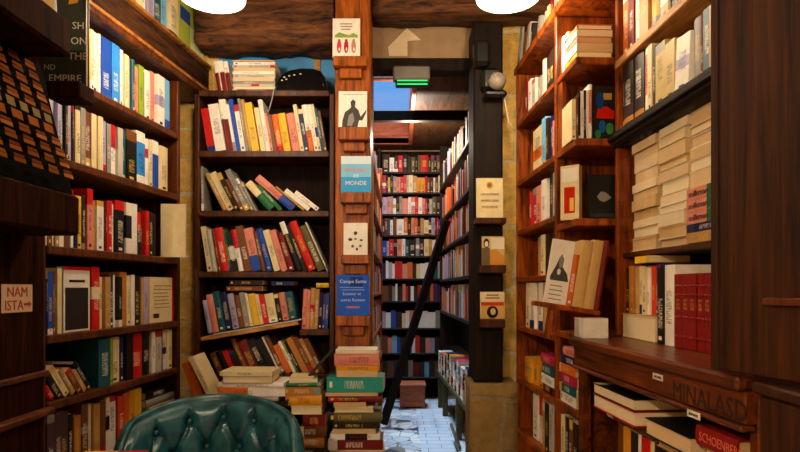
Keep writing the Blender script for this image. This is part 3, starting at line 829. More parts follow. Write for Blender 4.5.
LR(3, 1.43, 46, 160, 'w,4,183 br,5,182 w,4,183 tn,4,183 w,5,183 br,6,184 _,2 rw,3,190 nv,3,206 yl,6,196 dk,4,195 rp,6,189 tn,5,201 w,7,201 dr,2,202 rd,5,201 w,4,204 rb,9,201 bw,6,203 w,7,204 rk,5,210 dk,3,208 rd,4,211 bk,4,212 bk,5,214', 'third shelf of long bookcase')
row(FL, 1.155, 46, 67, 'lv,4,267 nv,2,270 bl,7,272 br,5,272 cr,6,268 bk,4,268', 'the near display unit', 'the black-panelled cover', 'fourth shelf of long bookcase', G, back=(.004, .02), limit=1.4)
row(FL, 1.155, 95, 150.5, 'rd,9,267 cr,4,277 tn,6,277 nv,5,275 w,4,275 bk,4,277 ot,8,272 cr,4,276 w,4,275 bk,6,277 tn,3,278 lv,5,277', 'the black-panelled cover', 'the cream back cover', 'fourth shelf of long bookcase', G, back=(.004, .02), limit=1.4)
row(FL, .95, 52, 95, 'rd,6,385,36 bk,7,372,36 cr,6,362,36 tn,6,365,36 br,6,365,36 tn,4,367,36 bk,5,358,36', 'the near display unit', 'the big teal book', 'leaning on fifth shelf', G, back=(.0, .006), limit=1.125)
row(FL, .95, 101, 175, 'tl,12,338 lm,3,338 cr,9,337 nv,4,337 bk,7,335 rd,12,331 bk,8,330 w,4,330 lg,5,329 bk,3,328 w,5,325 cr,5,326', 'the leaning group', 'the stone wall', 'fifth shelf of long bookcase', G, back=(.004, .02), limit=1.125)
LR(6, .70, 50, 145, 'pb,7,415 pb,7,414 pb,7,412 dk,4,414 ot,6,416 br,6,404 cr,6,404 tn,6,404 br,5,400 w,4,397 w,6,396 dk,1,396 ro,6,396 or,5,393 yo,5,390 yl,6,388', 'sixth shelf of long bookcase')
pile(FL, [(147, 175, .03, .16, 'bk', .005, 0, False), (148, 175, .03, .15, 'dk', .0, 2, False), (147, 174, .026, .15, 'bk', .004, -2, False), (149, 175, .03, .15, 'br', .002, 1, True), (147, 174, .028, .16, 'gy', .0, -1, False), (148, 175, .03, .16, 'bk', .004, 0, False)], .70, 'in pile on sixth shelf of long bookcase', G)
# cover-out volumes on the long bookcase
faceout(FL, 68, 94, 1.156, 1.37, 'w', 'Broad white cover with a black lower panel, fourth shelf of long bookcase', G, t=.024, dep=.016, prints=[('bk', rect(.06, .03, .94, .68)), ('dk', rect(.2, .76, .8, .8)), ('rd', rect(0, .95, 1, 1))])
faceout(FL, 152, 175.5, 1.156, 1.345, 'cr', 'Cream back cover with red spine edge at the stone-wall end, fourth shelf', G, t=.03, dep=.01, prints=[('rd', rect(.93, 0, 1, 1)), ('bk', rect(.14, .1, .38, .2))] + lines('a08050', .8, 7, .12, .88, .08, .02))
faceout(Frame((xp(160, 2.38), 2.38), (1, .25)), 160, 185.5, 1.4305, 1.66, 'bg', 'Large blank cream board-bound book turned outward at the stone-wall end, third shelf', G, t=.012, kind='hardback', over=None) if False else faceout(Frame((xp(160, 2.36), 2.36), (1, .12)), 160, 185.5, 1.4305, 1.655, 'cr', 'Large blank cream book turned outward at the stone-wall end, third shelf', G, t=.012, kind='hardback')
bf = thing('box_file', 'lime green box file with blue label atop long bookcase end', 'box file', FL.M(FL.s_of(181), .01, 2.3855))
wbf = FL.s_of(205.5) - FL.s_of(181)
box('case', (0, 0, 0), (wbf, .16, .235), plain('lime_card', 'a3ad3e', .6), bf, .002)
box('blue_label', (wbf * .05, -.0012, .13), (wbf * .42, -.0002, .19), plain('print_25408c', '25408c', .5), bf, 0)
box('white_panel', (wbf * .45, -.0012, .03), (wbf * .98, -.0002, .13), plain('print_d8dca0', 'd8dca0', .5), bf, 0)

# ================================================================== near display unit
fn = Frame((-.84, 1.0), (-.06, 1.)); fn2 = Frame((-ND + .10, 1.0), (0, 1))
tiles = [('0b0806', rect(0, 0, 1, 1))]
r5 = random.Random(11)
for rr in range(11):
    v = .915 - rr * .084
    if rr in (5, 6):
        for k in range(9 if rr == 5 else 7):
            a = .06 + k * (.098 if rr == 5 else .125); tiles.append(('86724a' if rr == 5 else '92501c', rect(a, v, a + (.06 if rr == 5 else .08), v + .062)))
        continue
    for k in range(7):
        a = .06 + k * .13
        tiles.append((r5.choice(['94531c', '824616', '723a10', 'a0622a']), [(a, v), (a + .085, v), (a + .085, v + .03), (a, v + .026)]))
        tiles.append((r5.choice(['6a3410', '80461a']), [(a + .005, v + .032), (a + .08, v + .032), (a + .08, v + .054), (a + .005, v + .054)]))
faceout(Frame((-.835, .95), (0, 1)), 0, 1, 1.5285, 1.86, 'bk', 'Dark cover patterned with rows of small orange tiles, on lower ledge of near display unit', 'cover-out books on the near display unit', t=.02) if False else None
s_a, s_b = .96, 1.395
class _S(Frame):
    def s_of(s, px): return px
fS = _S((-.815, 0), (0, 1))
faceout(fS, s_a, s_b, 1.5285, 1.85, 'bk', 'Dark cover patterned with rows of small orange tiles, lower ledge of near display unit', 'cover-out books on the near display unit', t=.02, back=14, prints=tiles, dep=.0, kind='hardback', over='080605')
faceout(fS, 1.12, 1.35, 1.9505, 2.2, 'ol', 'Olive and tan picture cover on the higher ledge of near display unit', 'cover-out books on the near display unit', t=.02, dep=.01, back=4, prints=[('c9a860', [(.05, .03), (.95, .03), (.95, .5), (.6, .62), (.3, .45), (.05, .5)]), ('e0cf9a', [(.05, .5), (.3, .45), (.6, .62), (.95, .5), (.95, .97), (.05, .97)])], kind='hardback')
fE = Frame((xp(30, 1.515), 1.505), (1, .06))
faceout(fE, 28, 86, 1.8455, 2.12, 'dk', 'Dark grey-green cover with white capitals ending in EMPIRE, behind the near ledge', 'cover-out books on the near display unit', t=.018, kind='hardback',
        prints=[('3a3a30', rect(.0, .0, 1, 1)), ('c98a2a', [(.70, .8), (.86, .82), (.9, .95), (.72, .97)]), ('text', 'EMPIRE', .1, .64, .04, 'c9c3ac'), ('text', 'AND', .075, .33, .155, 'c9c3ac'), ('text', 'SH', .1, .87, .56, 'c9c3ac'), ('text', 'ON', .1, .88, .41, 'c9c3ac'), ('text', 'THE', .1, .86, .26, 'c9c3ac')])

# ================================================================== bookcase facing the eye
G = 'books on the narrow dark bookcase'
row(FC, 2.2147, 217, 231.5, 'rs,4,60 w,1,61 rs,4,60 rs,4,60', 'the stone wall', 'the magazines', 'on top of narrow bookcase', G, lean=9)
row(FC, 1.934, 205, 327, 'rd,9,107 w,11,103 rs,4,94 rs,4,95 w,3,104 bl,5,93 w,5,104 _,1 gy,3,97 tn,4,99 yl,8,102 _,2 cr,5,107 w,5,98 pk,3,112 br,4,114 or,7,113 yl,8,112 _,1 pk,9,112 cr,4,104 nv,5,108 ow,6,104 w,4,104 cr,3,104 tl,3,108 br,3,110', 'the stone wall', 'the reddish post', 'highest shelf of narrow bookcase', G, lean=9.5, depth=(.1, .135), limit=2.184, lim0=sC0)
row(FC, 1.6575, 200.5, 328, 'gy,3,166,1 _,15 tn,6,172,27 cr,8,171,27 dk,6,172,27 br,5,178,27 gy,7,168,27 gy,4,178,27 gy,3,182,27 _,6 cg,11,180,42 gn,6,184,43 _,1 rbl,13,174,49 tn,4,186,50 w,9,188,51 w,8,190,52', 'the stone wall', 'the reddish post', 'second shelf of narrow bookcase', G, depth=(.1, .135), limit=1.904, lim0=sC0)
row(FC, 1.376, 206, 329, 'cr,6,226,9 lg,6,229,9 br,4,229,10 rd,10,227,10 gn,3,229,10 bkt,8,231,11 rw,6,229,11 br,9,225,12 rbl,11,227,12 br,5,231,13 bl,7,228,14 cr,8,229,16 pk,8,229,17 dr,8,232,18 bkw,7,221,20 bk,5,224,21 rd,10,220,22 ol,10,224,23 w,2,222,24', 'the stone wall', 'the reddish post', 'third shelf of narrow bookcase', G, depth=(.1, .135), limit=1.628, lim0=sC0)
row(FC, 0, 207.5, 297, 'lv,4,300 pk,6,294 tl,6,291 nv,6,292 lv,6,293 br,5,295 gy,5,292 w,2,293 yl,7,293 cr,3,294 rd,5,294 cr,8,293 bk,4,294 pk,6,292 tl,7,291', 'the stone wall', 'the upright pink books', 'on the tilted plank', G, lean=10, depth=(.1, .13), base=lambda px: 334 - (px - 206) * .172)
row(FC, 1.108, 301, 327.5, 'pk,6,289,-3 pk,3,290,-3 tn,6,288,-3 tn,5,289,-3 nv,5,292,-3 pu,3,294,-3 bl,4,293,-3', 'the tilted plank', 'the reddish post', 'standing beside the plank', G)
box('shelf', (FC.s_of(299.5) - sC0, -.008, 1.08), (sC1 - sC0 - .0005, .15, 1.1075), W_CEN, cb)
row(FC, .90, 217, 326, 'br,7,352,22 bk,8,350,23 rd,6,350,23 dk,8,350,23 br,6,338,24 dr,12,339,25 bk,10,338,25 bk,8,338,26 w,2,335,26 br,6,338,26 or,7,344,26 w,4,341,26 lm,3,342,26 bk,4,341,26 ot,7,337,27 br,7,337,27 ot,5,338,27 br,6,338,27', 'the stone wall', 'the reddish post', 'low shelf of narrow bookcase', G, depth=(.1, .135), limit=1.076, lim0=sC0)
pk_ = thing('loose_plank', 'pale tilted wooden plank carrying a row of books in the narrow bookcase', 'plank', FC.M(FC.s_of(200.5), -.012, hy(334.9, 2.6)) @ Matrix.Rotation(-R(9.75), 4, 'Y'))
wl = FC.s_of(299) - FC.s_of(200.5)
box('board', (0, .0, -.03), (wl, .15, -.0105), W_PLANK, pk_, .003)
box('paper_lining', (.06, -.004, -.0103), (wl + .02, .14, -.006), plain('white_paper_lining', 'd8d6d2', .6), pk_, 0)
# books lying across the tops of others
for (a, b, y, t, code, lab) in ((226, 262, 291, .022, 'br', 'above the plank books, wide and brown'), (229, 262, 285, .022, 'dk', 'second in the pair above the plank books'), (271, 293, 285.5, .02, 'nv', 'navy, wedged under the third shelf'), (316, 328.5, 287.6, .022, 'yl', 'wedged above the pink upright books')):
    s0, s1 = FC.s_of(a), FC.s_of(b)
    q = lie(FC, s0, s1 - s0, hy(y, 2.6), t, .12, code, .004, 0, False)
    label_book(q, f"{q['word']} {q['kind']} lying flat {lab}", G)
# magazines on top
mags = []
z = 2.2152
for k, (c, t, off) in enumerate((('dr', .008, 0), ('w', .012, 1), ('lg', .01, 0), ('gy', .012, 1), ('w', .016, 0), ('lg', .014, 1), ('w', .014, 0), ('w', .016, 1), ('lg', .012, 0), ('w', .014, 1), ('dr', .007, 0))):
    s0, s1 = FC.s_of(232.5 + off * .8), FC.s_of(274.5 + off * .5)
    b = lie(FC, s0, s1 - s0, z, t, .14, c, .002 * off, 0, k % 3 == 1, hard=False)
    b['root'].name = 'magazine'; b['root']['category'] = 'magazine'
    tag(b['root'], f"{b['word']} magazine, {'topmost' if k == 10 else 'bottom one' if k == 0 else ORD[11 - k] + ' from the top'} in the stack on narrow bookcase".capitalize(), 'magazine', 'magazines stacked on the narrow bookcase')
    z += t + .0008
# black domed appliance with its cable
ap = thing('portable_speaker', 'glossy black domed speaker beside the magazines on the narrow bookcase', 'speaker', FC.M((FC.s_of(276) + FC.s_of(326)) / 2, .06, 2.2152))
bm = bmesh.new(); hwid = (FC.s_of(326) - FC.s_of(276.5)) / 2
prof = [(-1, .0), (-1, .42), (-.93, .62), (-.75, .80), (-.45, .93), (0, 1), (.5, .98), (.8, .88), (.95, .66), (1, .4), (1, 0)]
sec = []
for yy, sc_ in ((-.062, .9), (-.05, .97), (-.02, 1.), (.03, 1.), (.06, .94)):
    sec.append([bm.verts.new((x * hwid * sc_, yy, zz * .112 * sc_)) for x, zz in prof])
for A, B in zip(sec, sec[1:]):
    for k in range(len(prof)):
        f = bm.faces.new((A[k], A[(k + 1) % len(prof)], B[(k + 1) % len(prof)], B[k])); f.smooth = True
bm.faces.new(sec[0]); bm.faces.new(sec[-1])
GB = plain('glossy_black', '08080a', .12, spec=.7)
obj('housing', bm, GB, ap)
box('base_rim', (-hwid * .98, -.07, .0), (hwid * .98, -.0625, .02), GB, ap, .003)
for k, (a, b) in enumerate(((-.8, .045), (-.7, .06), (-.62, .05), (-.5, .066), (-.05, .075), (-.3, .07))): box('badge', (a * hwid, -.0645, b), (a * hwid + .008, -.0622, b + .005), plain('print_c9c3ac', 'c9c3ac', .4), ap, 0)
bm = bmesh.new(); tube(bm, [(-hwid + .005, -.068, .012), (-hwid - .006, -.082, .0), (-hwid - .012, -.085, -.04), (-hwid - .03, -.08, -.10), (-hwid - .05, -.07, -.105)], .0028, 6); obj('cable', bm, plain('grey_cable', '9c9a98', .5), ap)

# piles in front of the narrow bookcase
G = 'books piled in front of the narrow bookcase'
FQ = Frame((-.947, 2.42), (1, 0)); FQ2 = Frame((-.947, 2.36), (1, 0))
pile(FQ2, [(217, 287, .020, .19, 'bk', .0, 2, False), (218, 279, .020, .17, 'lg', .01, -3, False), (217, 284, .034, .19, 'ow', .0, 2, False), (217, 284, .02, .18, 'w', .004, -2, False), (222, 272, .03, .15, 'tn', .0, 1, True), (220, 273, .018, .16, 'cr', .0, -2, False)], .8005, 'of the pile behind the green chair', G)
b = lie(FQ2, FQ2.s_of(183), FQ2.s_of(205) - FQ2.s_of(183), .8005, .016, .16, 'yl', .0, -4, False, hard=False); label_book(b, 'Yellow paperback lying alone beside the pile behind the green chair', G)
b = book(FQ2.M(FQ2.s_of(193), .02, .818) @ Matrix.Rotation(-R(20), 4, 'Y'), .042, .14, .17, 'or', True); label_book(b, 'Thick orange hardback leaning outermost toward the stone wall, behind the green chair', G)
b = book(FQ2.M(FQ2.s_of(210), .0, .8215) @ Matrix.Rotation(-R(27), 4, 'Y'), .022, .14, .205, 'cr', False); label_book(b, 'Cream paperback leaning on the orange hardback behind the green chair', G)
ct = thing('crate', 'wooden crate standing under the two tall book piles by the post', 'crate', Matrix.Translation((xp(336, 2.42), 2.42, 0)))
for z in (.02, .16, .30): box('slat', (xp(288, 2.42) - xp(336, 2.42), .0, z), (xp(388, 2.42) - xp(336, 2.42), .012, z + .1), W_PLANK, ct)
box('lid', (xp(288, 2.42) - xp(336, 2.42), -.002, .43), (xp(388, 2.42) - xp(336, 2.42), .1, .447), W_PLANK, ct); box('side_panel', (xp(288, 2.42) - xp(336, 2.42), .0125, 0), (xp(289.5, 2.42) - xp(336, 2.42), .1, .4295), W_PLANK, ct); box('side_panel', (xp(386.5, 2.42) - xp(336, 2.42), .0125, 0), (xp(388, 2.42) - xp(336, 2.42), .1, .4295), W_PLANK, ct)
def stack_px(fr, items, where, dep0):
    """items from the top down: (y_top, y_bottom, px0, px1, code, pages, yaw); stacked without gaps from the bottom."""
    zf = fr.P[1]; n = len(items); z = .4475
    for i, (y0, y1, a, b, code, pg, yw) in reversed(list(enumerate(items))):
        t = (y1 - y0) * zf / FP - .0007
        if i == n - 1: t = hy(y0, zf) - z - .0007
        while i == n - 1 and t > .05:
            k = lie(fr, fr.s_of(a), fr.s_of(b) - fr.s_of(a), z + .0003, .04, .14, rnd.choice(['dk', 'br', 'dr']), dep0, 0, False)
            label_book(k, f"{k['word']} {k['kind']} low down {where}, {ORD[int(round(z * 20))]} layer", G); z += .0407; t -= .0407
        k = lie(fr, fr.s_of(a), fr.s_of(b) - fr.s_of(a), z + .0003, t, .14, code, dep0, yw, pg)
        label_book(k, f"{k['word']} {k['kind']} lying, {'topmost' if i == 0 else ORD[i + 1] + ' from top'} {where}", G); z += t + .0007
    return z
zt1 = stack_px(FQ, [(382, 386, 287, 322, 'gn', False, 0), (386, 394, 285, 321, 'ot', False, 1), (394, 404.5, 287, 323, 'yo', False, -1), (404.5, 413, 292, 323, 'cr', True, 0), (413, 425, 304, 326, 'dr', False, 0), (425, 435, 301, 326, 'br', False, 1), (435, 446, 298, 325, 'ot', False, 0), (446, 456, 298, 325, 'dk', False, 0)], 'in pile next to the green chair', -.03)
zt2 = stack_px(FQ, [(349, 353, 336, 377, 'w', True, 1), (353, 365, 335, 379, 'pk', False, 0), (365, 370, 337, 379, 'yo', False, 0), (370, 376, 337, 378, 'cr', True, 1), (376, 391, 328, 384, 'tq', False, -2), (391, 395, 326, 378, 'dr', True, 1), (395, 401, 329, 382, 'dr', False, 0), (401, 405.5, 334, 366, 'yo', True, 1), (405.5, 411, 335, 374, 'cr', True, 0), (411, 421, 329, 382, 'ol', False, 0), (421, 427, 333, 380, 'dk', False, 1), (427, 432, 334, 376, 'tn', True, 0), (432, 438, 331, 380, 'bw', False, 0), (438, 448, 329, 383, 'dr', False, 0), (448, 456, 330, 384, 'cr', True, 0)], 'in pile at foot of the reddish post', -.03)
b = lie(FQ, FQ.s_of(288), FQ.s_of(316) - FQ.s_of(288), zt1 + .0003, .012, .12, 'w', -.02, 8, True, hard=False); b['root'].name = 'booklet'; tag(b['root'], 'White open-edged booklet lying on the green book beside the chair', 'booklet', G)
b = lie(FQ, FQ.s_of(289), FQ.s_of(313) - FQ.s_of(289), zt1 + .013, .01, .12, 'cr', -.01, 4, True, hard=False); b['root'].name = 'booklet'; tag(b['root'], 'Cream booklet, uppermost on the pile next to the green chair', 'booklet', G)
fo = thing('folder', 'black slanting folder wedged between the two tall piles and the shelf', 'folder', FQ.M(FQ.s_of(309), .02, hy(377, 2.44)) @ Matrix.Rotation(-R(48), 4, 'Y'))
box('cover', (0, 0, 0), (.165, .10, .012), plain('black_card', '100e0d', .5), fo, .002); box('papers', (.004, -.0025, .0015), (.16, -.0003, .0105), plain('folder_papers', '2a2622', .7), fo, 0)

# ================================================================== covers on the two posts
G = 'cover-out books on the wooden posts'
FP1 = Frame((0, zp - .032), (1, 0)); FP2 = Frame((0, 2.568), (1, 0))
def fo_(fr, a, b, ytop, ybot, code, label, prints, t=.016, **k):
    z = fr.P[1]; base = hy(ybot, zp - .05 if fr is FP1 else 2.55) + .0008
    return faceout(fr, a, b, base, hy(ytop, z), code, label, G, t=t, dep=-.002, back=2.5, prints=prints, **k)
fig = lambda a, c: [(c, oval(a, .27, .085, .17)), (c, oval(a, .42, .05, .05)), ('e8d9c8', oval(a + .01, .2, .03, .05, 8))]
fo_(FP1, 332.5, 360, 18, 56, 'w', 'Pale cover with three pink figures under green arches, highest on reddish post', fig(.24, 'c0455a') + fig(.5, 'a8304a') + fig(.77, 'b88a6a') + [('8aa84a', [(.08, .5), (.92, .5), (.92, .56), (.75, .62), (.6, .56), (.4, .6), (.25, .64), (.1, .57)])] + lines('8a7a70', .84, 3, .25, .75, .07, .025))
statue = [(.12, .0), (.14, .2), (.22, .42), (.36, .5), (.44, .56), (.42, .7), (.5, .78), (.6, .72), (.58, .57), (.7, .48), (.78, .3), (.9, .42), (.98, .5), (.96, .4), (.84, .2), (.72, .2), (.66, .0)]
fo_(FP1, 338.5, 367, 91, 127, 'w', 'White cover with a grey statue figure, second on reddish post', [('4a4844', statue), ('8b8780', [(.3, .06), (.36, .34), (.5, .42), (.56, .2), (.46, .04)])] + lines('b0a8a0', .9, 1, .15, .9, .05, .02))
fo_(FP1, 341, 371, 156, 192, 'w', 'Blue sky cover lettered in red and white, third on reddish post', [('3f9fdc', rect(0, 0, 1, .42)), ('7fc0e8', rect(0, .42, 1, .78)), ('cfe4f0', rect(0, .78, 1, 1)), ('text', 'MÉMOIRES', .13, .5, .57, 'e46a5a'), ('text', 'DE', .12, .5, .41, 'f4f2ec'), ('text', 'MONDE', .16, .5, .2, 'f4d8d0')])
fo_(FP1, 343.5, 367.5, 223, 255, 'w', 'White cover with a few tiny ink sketches, fourth on reddish post', [('4a4844', oval(.5, .68, .08, .06, 8)), ('4a4844', oval(.28, .48, .09, .05, 8)), ('6a6660', oval(.5, .5, .06, .03, 8)), ('4a4844', oval(.74, .46, .07, .03, 8)), ('6a6660', oval(.38, .27, .06, .05, 8)), ('4a4844', oval(.56, .18, .05, .05, 8)), ('6a6660', oval(.7, .28, .06, .04, 8))])
fo_(FP1, 336.5, 369.5, 275, 316, 'bl', 'Bright blue cover with lines of white title lettering, lowest on reddish post', [('2c5cc4', rect(0, 0, 1, 1)), ('1e3f94', rect(.4, .7, .8, .95)), ('text', 'Campo Santo', .12, .5, .8, 'dfe6f4'), ('text', 'Sommer et', .1, .46, .5, 'c8d4ee'), ('text', 'autres Romans', .1, .5, .35, 'c8d4ee'), ('b06a80', rect(.3, .18, .7, .23))] + lines('88a0dc', .68, 2, .1, .9, .06, .02))
fo_(FP2, 476.5, 503, 178, 217.5, 'cr', 'Cream cover with round gold seal and three title lines, on black post', [('b98a3c', oval(.5, .82, .12, .085)), ('8a6020', oval(.5, .82, .06, .045)), ('text', 'UN ROMAN', .085, .5, .56, '6a4a20'), ('text', 'AMERICAIN', .085, .5, .4, '6a4a20'), ('text', 'MODERNE', .085, .5, .24, '6a4a20')])
fo_(FP2, 482, 504.5, 236.5, 265, 'bg', 'Picture cover with a pale face and orange hill, middle ledge of black post', [('6a5a40', rect(0, 0, .35, .6)), ('c98a3c', [(.35, 0), (1, 0), (1, .3), (.6, .55), (.35, .5)]), ('e2d4b4', rect(.4, .55, 1, .95)), ('2a1a12', oval(.2, .76, .13, .17)), ('e8d9c0', oval(.2, .73, .08, .1))])
fo_(FP2, 480.5, 504.5, 292, 319, 'cr', 'Cream and red cover with a dark portrait medallion, lowest on black post', [('c23a1c', rect(.02, .48, .98, .62)), ('c9a050', rect(.02, .02, .98, .48)), ('2a1a12', oval(.5, .24, .24, .23)), ('c9b08a', oval(.52, .26, .11, .13)), ('8a4a2a', rect(.2, .75, .8, .79)), ('8a4a2a', rect(.25, .86, .75, .9))])

# ================================================================== tall bookcase by the pier
G = 'books on the tall mahogany bookcase'
def AR(h, a, b, toks, where, **k):
    return row(FA, h, a, b, toks, 'the yellow wall', 'the open end', where, G, back=(.006, .03), depth=(.11, .15), limit={2.056: 2.284, 1.786: 2.03, 1.564: 1.76, 1.35: 1.54, 1.128: 1.326, .892: 1.1, .66: .866}.get(h), **k)
AR(2.317, 513.5, 563, 'gy,3,32,-20 br,3,30,-20 lg,3,27,-20 gn,3,28,-20 lg,3,24,-20 dk,3,24,-20 tl,5,18,-20 _,1 gy,3,14,-20 lg,3,14,-16 cr,3,4,-10 tn,4,-5 dr,3,-8 gy,3,-10 rd,2,-12 w,4,-12 cr,4,-14', 'atop the tall mahogany bookcase')
AR(2.056, 523, 554, 'dr,2,82 w,3,80 gy,2,80 lg,3,79 gy,3,77 lg,3,60 w,5,58 dk,4,56 dk,4,50 lg,3,48', 'highest shelf of mahogany bookcase')
AR(1.786, 527, 552, 'cy,9,128 tn,2,126 lb,4,118 dk,3,119 nv,3,116 pk,3,120 dk,3,114', 'second shelf of mahogany bookcase')
AR(1.564, 527, 553, 'rd,3,192 mg,4,188 pk,4,186 w,5,180 bk,3,175 lg,3,172 dk,3,168', 'third shelf of mahogany bookcase')
AR(1.35, 531, 553, 'dr,4,240 tn,3,237 cr,5,235 dk,4,234 br,3,232 dk,3,230 yl,2,227', 'fourth shelf of mahogany bookcase')
AR(1.128, 520, 553, 'w,4,282 cr,3,283 w,4,281 tn,3,283 w,4,282 tn,3,284 br,4,284 nv,5,285', 'fifth shelf of mahogany bookcase')
AR(.892, 520.5, 541, 'yo,4,357 yo,4,358 yo,4,359 yo,5,360 dk,2,362', 'sixth shelf of mahogany bookcase')
AR(.66, 528, 553, 'w,5,394 rw,4,393 cr,4,398 tn,3,402 bk,4,403 lg,3,404 br,4,405', 'seventh shelf of mahogany bookcase')
pile(FA, [(540.5, 554, .035, .14, 'dr', .01, 0, False), (541, 554, .035, .15, 'w', .0, 0, False), (541, 554.5, .04, .15, 'tl', .005, 0, False), (540.5, 554, .038, .15, 'mg', .0, 0, False), (541, 554, .036, .15, 'or', .006, 0, False), (541, 554, .024, .15, 'nv', .002, 0, False)][:4], .8925, 'in pile on sixth shelf of mahogany bookcase', G)
# open end shelves
G = 'books on the open end shelves'
zE = 1.85; FE = Frame((.6, zE), (1, 0))
fa1, fa2 = FA.s_of(563.5), FA.s_of(576.5)
row(FA, 2.0565, 557.5, 563.5, 'w,3,37 cr,3,33', 'the mahogany upright', 'the highest pile', 'highest end shelf', G, back=(.006, .02), depth=(.11, .13))
z = 2.0565
for k, (c, t) in enumerate((('yl', .02), ('w', .026), ('pk', .022), ('cr', .02), ('or', .018))):
    b = lie(FA, fa1 + .002, fa2 - fa1 - .006, z + .0004, t, .12, c, .002, 0, False); z += t + .0008
    label_book(b, f"{b['word']} {b['kind']} lying flat, {('bottom one', 'fourth', 'third', 'second', 'topmost')[k]} in pile on highest end shelf", G)
row(FE, 1.79, 572, 593, 'cr,5,99 br,4,97 bk,2,92 w,4,91 dk,3,90 w,3,90 pw,5,84', 'the mahogany upright', 'the black cover', 'second end shelf', G, depth=(.1, .13), back=(.0, .004))
faceout(FE, 593.5, 615, 1.7905, 1.79 + .178, 'bk', 'Black cover splashed red, blue and green, beside the slim spines on second end shelf', G, t=.022, prints=[('c22010', [(.12, .4), (.95, .38), (.98, .52), (.6, .62), (.2, .58)]), ('b98a3c', rect(.45, .74, .85, .86)), ('1a3a7a', oval(.3, .72, .18, .16)), ('1f5a9a', oval(.4, .24, .16, .12)), ('3f7a3a', oval(.75, .2, .18, .11)), ('2a7a4a', oval(.2, .1, .14, .08))])
fY = Frame((xp(561, 1.85), 1.90), (1, -.75))
faceout(fY, 560.5, 579, 1.5285, 1.71, 'cr', 'Cream cover with a red picture, angled outward on third end shelf', G, t=.03, prints=[('c22a14', rect(.2, .12, .78, .6)), ('e8c060', rect(.5, .16, .72, .4)), ('ece6da', rect(.06, .7, .94, .95))])
faceout(FE, 589, 615.5, 1.5285, 1.675, 'bk', 'Black cover with a pale bird shape on third end shelf', G, t=.02, prints=[('8b8780', [(.3, .5), (.45, .62), (.62, .6), (.85, .48), (.7, .42), (.55, .38), (.4, .42)]), ('3a3a3c', rect(.05, .04, .95, .12))])
G = 'books on the open end shelves'
pile(FA, [(559.5, 575, .036, .13, 'w', .004, 0, False), (559.5, 576, .03, .13, 'tl', .0, 0, False), (560, 576, .036, .12, 'mg', .004, 0, False), (559.5, 575.5, .03, .13, 'or', .0, 0, False), (560, 576, .03, .13, 'nv', .004, 0, False), (560.5, 575.5, .03, .12, 'pk', .0, 0, False)], .90, 'in pile on lowest visible end shelf', G)
row(FA, .66, 559.5, 576, 'cr,3 bk,3 br,3 lg,2 dk,4', 'the mahogany upright', 'the desk', 'end shelf beside the desk', G, back=(.004, .01), depth=(.11, .13), limit=.87)
# leaning row on the slanting display board
G = 'books leaning on the slanting display board'
MB_ = FB.M(0, 0, zB) @ Matrix.Rotation(R(RB), 4, 'Y')
class _B(Frame):
    def s_of(s, px): return px
    def M(s, t, dep=0., z=0.): return MB_ @ Matrix.Translation((t, dep, z))
fb_ = _B((0, 0), (1, 0))
faceout(fb_, .030, .100, .0004, .205, 'w', 'White cover with an ink portrait drawing leaning on the slanting display board', G, t=.016, prints=[('4a4844', [(.1, .42), (.3, .6), (.4, .72), (.5, .78), (.62, .7), (.6, .58), (.85, .48), (.95, .36), (.1, .36)]), ('8b8780', oval(.5, .66, .1, .1)), ('ece6da', oval(.46, .5, .08, .05))] + lines('8a8078', .27, 4, .12, .8, .07, .015))
bs = []
for x0, w_, H_, cd, dp in ((.101, .020, .165, 'or', 0.), (.1218, .036, .215, 'tn', .0), (.1586, .034, .222, 'tn', .004), (.1934, .016, .225, 'dr', .0)):
    q = book(fb_.M(x0, dp, .0004), w_, .115, H_, cd, True, title=cd == 'or', bare=True, over='c9a562' if cd == 'tn' else None); bs.append(q)
label_row(bs, 'the portrait cover', 'the glass cabinet', 'on slanting display board', G)

# ================================================================== glass cabinet
G = 'books in the glass cabinet'
row(FG, 2.038, 619, 716, 'dk,2 or,4 dr,4 w,4 gn,1 tn,7 yl,6 pu,3 w,6 dk,5 cr,5 pu,6 gy,6 w,6 br,6 cr,6', 'the end shelves', 'the cupboard door', 'highest shelf of glass cabinet', G, depth=(.12, .16), back=(.004, .014))
row(FG, 1.808, 619, 715, 'dk,2,60 gd,9,56 gd,9,53 pw,5,47 cr,4,44 dk,3,46 bg,9,42 bg,9,40 wf,13,34,-5 gy,8,18 dr,3,14 tl,7,8 tn,8,2', 'the end shelves', 'the cupboard door', 'shelf over the dark moulding', G, depth=(.12, .16), back=(.004, .014), limit=2.008)
def gpile(a, b, h0, h1, codes, where, pages=True):
    z = h0 + .0005; k = 0; bs = []
    while z < h1 - .012 and k < len(codes):
        t = rnd.uniform(.02, .042); t = min(t, h1 - z)
        s0, s1 = FG.s_of(a), FG.s_of(b); j = rnd.uniform(0, .006)
        bs.append(lie(FG, s0 + j, s1 - s0 - j - rnd.uniform(0, .008), z, t, rnd.uniform(.15, .18), codes[k], rnd.uniform(.012, .022), 0, pages)); z += t + .0008; k += 1
    n = len(bs)
    for i, q in enumerate(bs):
        label_book(q, f"{q['word']} {q['kind']}, {'topmost' if i == n - 1 else 'bottom one' if i == 0 else ORD[n - i] + ' from the top'} in {where}", G)
gpile(627, 651.5, 1.412, 1.742, ['cr', 'tn', 'w', 'cr', 'bg', 'tn', 'cr', 'w', 'bg', 'cr', 'tn', 'w', 'cr', 'cr'], 'cabinet pile nearest the end shelves')
gpile(652.5, 681, 1.412, 1.744, ['lg', 'cr', 'bg', 'w', 'tn', 'cr', 'w', 'bg', 'tn', 'cr', 'w', 'cr', 'cr', 'tn'], 'middle cabinet pile behind the glass')
s0, s1 = FG.s_of(682), FG.s_of(715); z = 1.4125
